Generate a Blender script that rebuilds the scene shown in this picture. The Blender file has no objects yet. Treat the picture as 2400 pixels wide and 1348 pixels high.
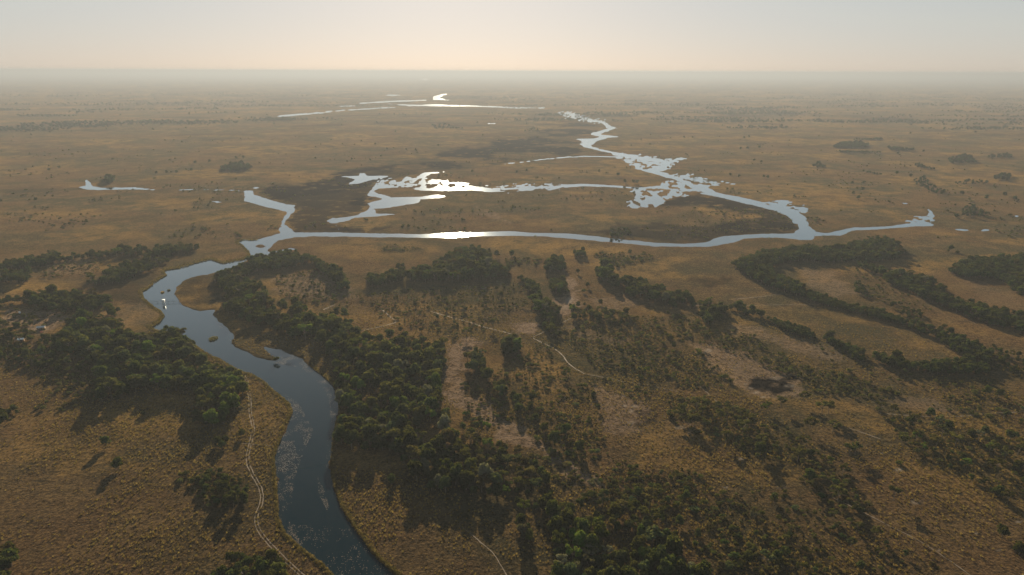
import bpy, math, random
import numpy as np
from mathutils import Matrix, Vector

# ------------------------------------------------------------------ camera, sky, sun, exposure
random.seed(7)
RNG = np.random.default_rng(11)
scene = bpy.context.scene
COL = scene.collection
CAM_H = 200.0
FPX = 1620.0                       # focal length in photo pixels (photo is 2400 wide)
PITCH = math.radians(17.36)
ROLL = math.radians(0.21)
_r0 = np.array([1.0, 0, 0]); _u0 = np.array([0, math.sin(PITCH), math.cos(PITCH)])
FWD = np.array([0, math.cos(PITCH), -math.sin(PITCH)])
RIGHT = math.cos(ROLL) * _r0 + math.sin(ROLL) * _u0
UP = -math.sin(ROLL) * _r0 + math.cos(ROLL) * _u0
cam_d = bpy.data.cameras.new('camera'); cam = bpy.data.objects.new('camera', cam_d); COL.objects.link(cam)
cam_d.sensor_width = 36.0; cam_d.lens = 36.0 * FPX / 2400.0
cam_d.clip_start = 0.5; cam_d.clip_end = 250000.0
M = Matrix.Identity(4)
for i in range(3):
    M[i][0] = RIGHT[i]; M[i][1] = UP[i]; M[i][2] = -FWD[i]
M[2][3] = CAM_H
cam.matrix_world = M
scene.camera = cam

SUN_EL = math.radians(15.5); SUN_AZ = math.radians(-4.7)     # azimuth from +Y towards +X
SKY_STRENGTH = 0.05
SUN_STRENGTH = 5.0
world = bpy.data.worlds.new('World'); scene.world = world; world.use_nodes = True
wn = world.node_tree.nodes; wl = world.node_tree.links
bg = wn['Background']; bg.inputs['Strength'].default_value = SKY_STRENGTH
sky = wn.new('ShaderNodeTexSky'); sky.sky_type = 'NISHITA'; sky.sun_disc = False
sky.sun_elevation = SUN_EL; sky.sun_rotation = SUN_AZ
sky.altitude = 1000.0; sky.air_density = 1.0; sky.dust_density = 1.0; sky.ozone_density = 1.0
desat = wn.new('ShaderNodeHueSaturation'); desat.inputs['Saturation'].default_value = 1.06; desat.inputs['Hue'].default_value = .476; desat.inputs['Value'].default_value = 10.5      # dusty, pale sky
soft = wn.new('ShaderNodeGamma'); soft.inputs['Gamma'].default_value = 0.30
wl.new(sky.outputs['Color'], desat.inputs['Color']); wl.new(desat.outputs['Color'], soft.inputs['Color']); wl.new(soft.outputs['Color'], bg.inputs['Color'])
SUN_DIR = Vector((math.sin(SUN_AZ) * math.cos(SUN_EL), math.cos(SUN_AZ) * math.cos(SUN_EL), math.sin(SUN_EL)))
sl = bpy.data.lights.new('sun', 'SUN'); sl.energy = SUN_STRENGTH; sl.angle = math.radians(0.53); sl.color = (1.0, 0.80, 0.56)
so = bpy.data.objects.new('sun', sl); COL.objects.link(so)
so.rotation_euler = SUN_DIR.to_track_quat('Z', 'Y').to_euler(); so.location = (0, 0, 400)
scene.view_settings.view_transform = 'Standard'; scene.view_settings.look = 'None'
scene.view_settings.gamma = 1.0; scene.view_settings.use_curve_mapping = False
scene.view_settings.exposure = 1.6
scene.cycles.max_bounces = 4; scene.cycles.diffuse_bounces = 2; scene.cycles.glossy_bounces = 2
scene.cycles.transmission_bounces = 2; scene.cycles.volume_bounces = 1; scene.cycles.transparent_max_bounces = 4
scene.cycles.use_denoising = True
scene.cycles.sample_clamp_indirect = 4.0

HAZE_DENSITY = 1.4e-4
HAZE_COLOR = (0.222, 0.258, 0.300)
HAZE_ANISO = 0.28

# ------------------------------------------------------------------ geometry between photo pixels and the ground
def ground(px, py, z=0.5):
    px = np.asarray(px, float); py = np.asarray(py, float)
    d = FWD + ((px - 1200) / FPX)[..., None] * RIGHT - ((py - 674) / FPX)[..., None] * UP
    t = (z - CAM_H) / d[..., 2]
    return d[..., 0] * t, d[..., 1] * t

def project(x, y, z):
    x = np.asarray(x, float); y = np.asarray(y, float); z = np.asarray(z, float) - CAM_H
    c = x * FWD[0] + y * FWD[1] + z * FWD[2]
    c = np.where(c > 1, c, np.nan)
    a = (x * RIGHT[0] + y * RIGHT[1] + z * RIGHT[2]) / c
    b = (x * UP[0] + y * UP[1] + z * UP[2]) / c
    return 1200 + a * FPX, 674 - b * FPX

def vnoise(x, y, seed=0):
    xi = np.floor(x); yi = np.floor(y); fx = x - xi; fy = y - yi
    xi = xi.astype(np.int64); yi = yi.astype(np.int64)
    def h(a, b):
        n = (a * 374761393 + b * 668265263 + seed * 1442695041) & 0xffffffff
        n = ((n ^ (n >> 13)) * 1274126177) & 0xffffffff
        n = (n ^ (n >> 16)) & 0xffffffff
        return n / 4294967295.0
    u = fx * fx * (3 - 2 * fx); v = fy * fy * (3 - 2 * fy)
    return (h(xi, yi) * (1 - u) + h(xi + 1, yi) * u) * (1 - v) + (h(xi, yi + 1) * (1 - u) + h(xi + 1, yi + 1) * u) * v

def fbm(x, y, seed=0, octv=3):
    s = 0; a = 0.5; t = 0
    for o in range(octv):
        s = s + a * vnoise(x, y, seed + o * 17); t += a; a *= 0.5; x = x * 2.03; y = y * 2.03
    return s / t

def inside(P, px, py):
    P = np.asarray(P, float); r = np.zeros(np.shape(px), bool)
    x2, y2 = P[-1]
    for x1, y1 in P:
        if y1 != y2:
            c = ((y1 > py) != (y2 > py)) & (px < (x2 - x1) * (py - y1) / (y2 - y1) + x1)
            r ^= c
        x2, y2 = x1, y1
    return r

def sdf(P, px, py, pad):
    """signed pixel distance to a polygon, + inside, for points near it (else -pad)"""
    P = np.asarray(P, float)
    out = np.full(px.shape, -float(pad))
    m = (px > P[:, 0].min() - pad) & (px < P[:, 0].max() + pad) & (py > P[:, 1].min() - pad) & (py < P[:, 1].max() + pad)
    if not m.any(): return out
    X = px[m]; Y = py[m]
    d2 = np.full(X.shape, 1e9)
    for i in range(len(P)):
        x1, y1 = P[i - 1]; x2, y2 = P[i]; dx = x2 - x1; dy = y2 - y1; L = dx * dx + dy * dy + 1e-9
        lo = min(y1, y2) - pad; hi = max(y1, y2) + pad
        k = (Y > lo) & (Y < hi)
        t = np.clip(((X[k] - x1) * dx + (Y[k] - y1) * dy) / L, 0, 1)
        d2[k] = np.minimum(d2[k], (X[k] - x1 - t * dx) ** 2 + (Y[k] - y1 - t * dy) ** 2)
    d = np.minimum(np.sqrt(d2), pad)
    out[m] = np.where(inside(P, X, Y), d, -d)
    return out

def pts(s):
    v = [float(q) for q in s.replace(';', ' ').replace(',', ' ').split()]
    return [(v[i], v[i + 1]) for i in range(0, len(v), 2)]

# ------------------------------------------------------------------ the map: outlines on the ground
WATER = [pts(s) for s in (
 # main river and its eastern channel up to the far bends
 """659,545 634,553 594,562 564,561 556,567 568,575 583,590 586,600 568,608 541,613 521,616 508,612 494,607 461,615 424,627 401,630
 381,634 389,644 371,655 344,677 331,682 337,700 351,712 361,720 377,730 384,740 371,757 351,767 368,775 411,777 444,800 467,817 501,837
 534,854 564,871 588,877 618,894 641,917 664,934 678,948 684,965 668,1001 651,1042 641,1072 644,1112 649,1165 651,1215 668,1252 701,1282
 751,1319 778,1348 840,1420 1000,1420 933,1348 910,1329 873,1292 843,1252 820,1215 800,1185 785,1140 778,1112 778,1072 781,1031 788,995
 796,961 794,934 781,901 755,877 728,857 694,834 658,817 618,812 632,824 659,844 634,844 601,836 568,822 541,807 543,795 548,787 531,770
 511,754 503,740 501,727 481,727 467,730 447,724 427,714 414,700 407,687 412,670 424,660 447,650 481,644 514,634 548,624 578,610 604,603
 626,597 654,590 681,585 705,584 681,581.5 658,586 634,592 624,587 634,577 654,563 688,555 735,554 800,554 937,556 1060,557 1134,553
 1200,552 1267,553 1334,558 1401,565 1468,570 1535,577 1600,578 1660,578 1690,573 1720,567 1744,558 1787,556 1834,557 1877,562 1900,562
 1911,553 1934,551 1971,551 1997,540 2034,538 2084,535 2134,531 2174,529 2211,529 2181,526 2192,507 2184,497 2171,487 2178,503 2150,512
 2141,511 2134,514 2144,522 2094,529 2061,533 2001,533 1974,541 1934,547 1911,542 1897,531 1884,507 1866,494 1840,481 1797,477 1760,467
 1717,459 1677,451 1667,444 1643,431 1620,422 1600,414 1568,407 1535,400 1545,395 1581,389 1585,382 1600,371 1551,374 1528,367 1494,364
 1454,359 1418,352 1391,345 1388,339 1401,330 1428,322 1459,320.5 1434,318 1401,315 1418,310 1446,300 1428,295 1424,289 1414,284 1388,279
 1361,274 1334,265 1318,262 1307,264 1321,270 1354,276 1384,283 1411,286 1414,292 1428,300 1408,307 1384,312 1388,316 1421,319.5 1388,325
 1348,325.5 1364,330 1361,339 1378,347 1418,356 1451,363 1448,372 1484,384 1488,395 1514,402 1551,411 1575,420 1571,427 1565,434 1535,441
 1494,439 1434,434 1368,431 1311,432 1264,434 1201,439 1151,441 1121,437 1094,434 1102,429 1054,427 1020,421 997,416 1010,408 1047,402
 997,404 975,414 934,417 900,417 914,412 863,412 853,406 840,406 843,412 800,414 833,419 817,432 840,430 873,420 895,421 887,429 867,444
 863,459 884,461 897,467 860,477 867,487 843,504 790,512 778,511 771,517 775,523 792,523 833,510 877,507 930,502 880,500 877,489 910,486
 980,475 984,467 1027,464 1045,461 1027,456 987,461 917,462 893,455 873,447 887,441 940,439 987,446 1050,447 1100,445 1147,450 1184,448
 1251,445 1291,446 1307,441 1368,436 1451,439 1484,442 1489,454 1488,464 1468,484 1541,486 1551,471 1568,461 1600,457 1640,453 1667,458
 1710,467 1750,477 1800,489 1840,502 1864,517 1874,531 1870,539 1857,547 1800,548 1734,550 1700,553 1673,560 1653,569 1600,571 1535,569
 1468,562 1401,554 1334,548 1267,546 1200,542 1134,544 1054,546 967,549 867,547 800,545 735,545 694,544 684,538 672,530 664,524 670,514
 681,504 691,491 691,481 661,477 618,464 591,454 591,447 574,446 573,454 574,471 601,477 634,487 676,496 666,507 658,524 656,540""",
 "197,420 210,425 217,437 234,440 317,439 377,446 317,443 234,445 200,443 184,440 204,434",
 "494,472 510,471 526,473 510,475", "594,440 601,438 609,440 601,442",
 "2231,537 2250,536 2278,539 2262,541", "2294,539 2308,536 2321,539 2308,542", "2374,506 2384,505 2390,508 2380,509",
 "2114,473 2131,477 2131,479 2114,475",
 "639,273 670,269 701,267 751,264 800,259 850,255 897,251 960,251 897,254 867,256 800,260 751,266 701,270 660,274",
 "840,241.5 900,237 960,235 1000,234 1000,236 960,237.5 900,240 840,243.5", "900,243 960,245.5 1034,246 1134,248 1217,251.5 1274,253 1217,254.5 1134,250.5 1034,248.5 960,248.5",
 "990,245.5 1012,244.3 1045,245.5 1034,249 1000,248.6", "893,223 915,221 947,223 920,225", "1014,227 1034,221 1060,219 1040,223 1030,230 1054,235 1015,234",
 "983,186.5 997,185 1010,186.5 997,187.8", "1143,289 1160,288.3 1160,290 1145,290.3", "1262,252 1276,251 1276,254 1264,254.5", "795,248 833,247 833,249 796,250",
)]
MARSH = [pts(s) for s in (       # broken reed water
 "1451,359 1500,363 1560,372 1600,369 1626,369 1590,378 1560,400 1500,398 1484,384 1448,372",
 "1560,425 1580,405 1632,410 1660,424 1690,424 1733,433 1680,435 1640,438 1660,452 1600,459 1560,466 1541,488 1468,486 1490,455 1486,442 1540,441",
 "1795,478 1814,469 1840,471 1867,479 1914,495 1887,497 1870,496 1845,486", "2120,515 2165,500 2190,510 2180,528 2140,524",
 "1300,261 1350,262 1420,283 1400,290 1330,278", "880,420 960,414 1060,425 1110,440 960,442 890,432", "1130,434 1310,430 1320,442 1200,452",
)]
THIN_WATER = [(pts(s), w) for s, w in (
 ("377,446 444,444 480,444 514,445 550,446 574,449", 0.7), ("1184,384 1225,380 1267,374 1330,368 1368,366.5 1418,367 1450,368", 0.8),
 ("700,267 800,258 870,254", 0.5), ("1095,248 1217,253 1270,254", 0.35), ("780,516 795,540", 0.6))]
CHANNEL = [(pts(s), w) for s, w in (("1440,360 1500,371 1545,376 1568,384 1550,393 1522,398 1545,407 1585,418 1625,437 1667,451", 3.6), ("1180,443 1251,440 1310,437 1368,433.5 1451,437 1500,441 1560,436", 1.8),
 ("770,517 835,507 870,492 880,480", 2.2), ("1865,520 1850,499 1800,484 1750,473 1700,461 1650,447", 4.5), ("1934,549 1990,537 2084,532 2150,524 2180,508 2178,494", 2.2), ("1361,339 1376,330 1410,322 1395,314 1430,302 1418,288 1370,277 1330,267", 1.6))]
BURNT = [(pts(s), k) for s, k in (
 ("""610,447 640,432 700,436 760,420 815,398 905,388 950,380 1000,358 1060,350 1120,338 1250,310 1345,285 1400,292 1395,345 1440,362 1350,364 1190,381
 1080,396 990,400 960,412 880,428 862,470 845,500 770,508 765,522 850,540 850,546 700,546 690,538 672,522 694,498 694,478 640,468""", 1.0),
 ("""1545,470 1640,452 1690,460 1760,474 1800,490 1850,510 1870,535 1850,547 1800,547 1700,552 1655,568 1560,566 1430,550 1330,545 1440,540
 1480,530 1560,522 1600,532 1680,530 1730,512 1780,516 1790,505 1700,495 1650,478 1590,484 1560,484""", 0.95),
 ("870,530 905,532 900,543 860,545", 0.7), ("1440,520 1560,540 1540,560 1420,548", .6), ("1600,650 1660,645 1710,656 1680,672 1620,668", .55),
 ("1746,902 1768,888 1800,882 1845,886 1866,900 1850,916 1800,922 1760,914", 1.0), ("1480,958 1515,955 1545,975 1520,1000 1495,985", .6),
 ("415,690 420,665 470,648 520,640 530,700 520,708 440,712", .5), ("210,655 340,640 380,640 335,680 340,715 290,712 250,690 200,668", .45),
 ("2200,1200 2230,1185 2270,1195 2285,1215 2250,1228 2210,1220", .55),
 ("2160,580 2240,590 2230,600 2170,592", .3), ("0,440 90,438 200,442 180,452 60,456 0,462", .3),
 ("600,560 640,556 660,562 640,575 600,570", .0),
)]
SAND = [(pts(s), k) for s, k in (
 ("1322,640 1345,660 1356,690 1350,722 1335,742 1308,738 1285,722 1310,700 1318,670", .9),
 ("1060,803 1085,790 1130,806 1160,800 1120,826 1092,842 1090,880 1112,908 1140,958 1200,990 1240,1025 1282,1055 1312,1082 1362,1115 1402,1135 1380,1140 1328,1118 1288,1088 1228,1052 1150,1012 1080,965 1050,930 1046,880 1052,840", .8),
 ("1190,762 1222,755 1262,760 1280,770 1240,782 1210,780", .9),
 ("1390,905 1440,922 1500,945 1520,960 1500,1002 1450,1028 1420,1010 1402,970", .55),
 ("1610,808 1670,812 1740,828 1800,856 1870,888 1905,915 1870,932 1800,936 1740,922 1700,895 1660,852", .6),
 ("1285,1062 1320,1082 1368,1112 1408,1136 1384,1150 1330,1120 1296,1092", .95),
 ("1580,990 1620,985 1640,1005 1600,1022", .6),
 ("0,722 80,728 150,740 158,754 140,772 84,782 40,768 0,770", .8), ("0,800 40,788 70,790 30,812 0,816", .8),
 ("1380,700 1460,690 1480,718 1440,730 1390,722", .4), ("1330,745 1380,770 1460,790 1500,800 1440,810 1350,790", .35),
 ("1700,760 1790,770 1900,800 1990,850 1920,850 1800,800 1700,790", .45), ("640,650 760,640 830,690 760,700 660,690", .45),
 ("1860,625 1950,640 2010,690 1960,700 1890,670", .4), ("2080,925 2180,935 2260,960 2180,970 2080,950", .35), ("2240,640 2400,700 2400,735 2290,700", .15),
 ("1120,484 1140,495 1165,505 1195,520 1190,522 1160,510 1135,500", .6),
 ("80,600 230,608 200,645 110,640", .35), ("600,890 640,905 600,905", .4), ("230,735 300,715 345,712 385,735 345,762 290,765", .25),
)]
SPOTS = [(1660, 822, 10, 4), (1725, 862, 5, 2.4), (1745, 901, 5, 2), (1757, 910, 7, 2), (1771, 921, 7, 3), (1789, 932, 6, 3), (1464, 951, 6, 3),
 (1484, 954, 10, 2.5), (1478, 965, 6, 4), (1480, 991, 10, 4), (1463, 929, 6, 2), (1832, 1143, 11, 6), (2147, 1178, 17, 6), (2107, 1101, 10, 5),
 (2065, 1063, 5, 2), (2290, 1251, 6, 3), (1132, 676, 7, 3), (1320, 722, 18, 5), (1332, 705, 10, 9), (1738, 1076, 10, 4), (2340, 1290, 7, 3),
 (1815, 887, 14, 4), (1850, 905, 14, 4), (2388, 1225, 8, 3), (1700, 1145, 6, 3), (1590, 1003, 14, 4), (1300, 1075, 16, 6), (95, 770, 22, 4), (1480, 1160, 5, 3), (2200, 1290, 6, 3), (1790, 1310, 6, 3)]
GREEN = [(pts(s), k) for s, k in (
 ("880,582 925,574 985,584 990,592 930,592 890,594", .6), ("960,470 1100,452 1290,450 1280,470 1100,490 1000,492", .35),
 ("1050,660 1230,665 1235,712 1080,720 1020,700", .6), ("660,640 730,640 820,690 740,690 670,668", .3), ("1390,600 1520,595 1530,612 1430,625", .4),
 ("1620,765 1760,790 1860,860 2000,890 2120,920 2060,935 1900,915 1780,860 1650,800", .5), ("1980,620 2070,660 2160,730 2240,790 2180,790 2060,720 1990,680", .5),
 ("1300,1110 1420,1150 1500,1180 1420,1190 1300,1160", .5), ("1560,1120 1720,1110 1820,1230 1960,1348 1700,1348 1600,1230", .5),
 ("1240,790 1340,755 1560,735 1700,745 1640,800 1700,890 1560,920 1400,880 1330,870", .55), ("1150,890 1240,900 1400,1040 1340,1100 1200,1000", .5), ("1560,935 1850,1010 2050,1200 1960,1190 1700,1040", .55), ("2050,955 2440,1035 2440,1240 2130,1050", .5), ("1740,1150 2000,1190 2300,1400 1900,1400", .4),
 ("640,1040 650,1230 700,1290 640,1270 615,1180 620,1060", .35), ("0,640 90,650 200,668 0,700", .1))]
GOLD = [(pts(s), k) for s, k in (
 ("1180,560 1330,565 1500,590 1430,602 1250,600 1100,575", .8), ("830,565 1040,575 1000,605 860,615 760,590", .5), ("1080,785 1200,770 1180,800 1080,815", .8),
 ("1230,815 1330,840 1370,880 1290,910 1240,880", .9), ("1050,880 1100,890 1090,925 1045,925", 1.), ("1600,800 1700,830 1740,920 1690,890 1640,850", .9),
 ("1740,920 1960,930 2150,1010 2060,1015 1900,960 1760,945", .6), ("1460,1010 1640,1060 1850,1090 1900,1140 1700,1130 1520,1080", .7),
 ("270,930 430,915 470,960 440,1010 300,1010 200,1000", .8), ("60,1000 300,1050 320,1110 150,1120 20,1060", .5), ("0,655 200,670 150,692 0,700", .9),
 ("250,720 300,715 345,712 384,735 350,768 300,765", .7), ("1630,480 1700,490 1790,505 1770,518 1700,515 1650,505", .9), ("1010,700 1180,720 1080,790 900,790 840,770 900,720", .45),
 ("1860,640 1950,648 1930,668 1880,660", .7), ("2080,760 2240,820 2250,845 2150,800", .6), ("480,500 620,495 640,515 560,520 430,522", .6), ("90,385 180,378 150,402 60,404", .5),
 ("540,800 600,838 650,846 620,848 560,830", .9), ("570,880 660,940 680,965 650,1040 620,1030 590,950", .45), ("1240,1320 1320,1325 1290,1400 1230,1390", 1.), ("920,440 1140,455 1120,480 1000,485", .3))]
RUT_TRACKS = [pts("572,880 578,893 585,930 588,970 594,1010 590,1030 581,1060 580,1090 590,1110 605,1130 613,1155 613,1180 601,1205 600,1225 607,1245 625,1268 648,1290 665,1310 690,1330 715,1352 770,1396")]
PATHS = [(pts(s), w) for s, w in (
 ("555,1038 600,1042 645,1046", .7), ("1250,793 1273,805 1300,817 1318,832 1328,847 1348,864 1369,876", 1.0), ("1369,876 1416,885 1467,896 1517,902 1593,919", .5),
 ("889,721 914,742 931,755 896,765 838,777", 1.0), ("785,714 757,726", 1.), ("1010,730 1060,745 1100,755 1140,768 1200,783", 1.0),
 ("1950,1165 2020,1200 2090,1235 2150,1265 2230,1315 2290,1360", .7), ("1085,1236 1130,1275 1160,1300 1180,1335 1200,1375", .55),
 ("1990,1003 2065,1030", .8), ("2060,968 2100,972 2180,977 2250,976 2320,969 2400,965", .9), ("1713,702 1770,697 1834,689", .8), ("1610,716 1740,716 1920,713", .6),
 ("1250,790 1290,770 1340,745", .7), ("1640,905 1700,960 1760,985", .4))]

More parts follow.
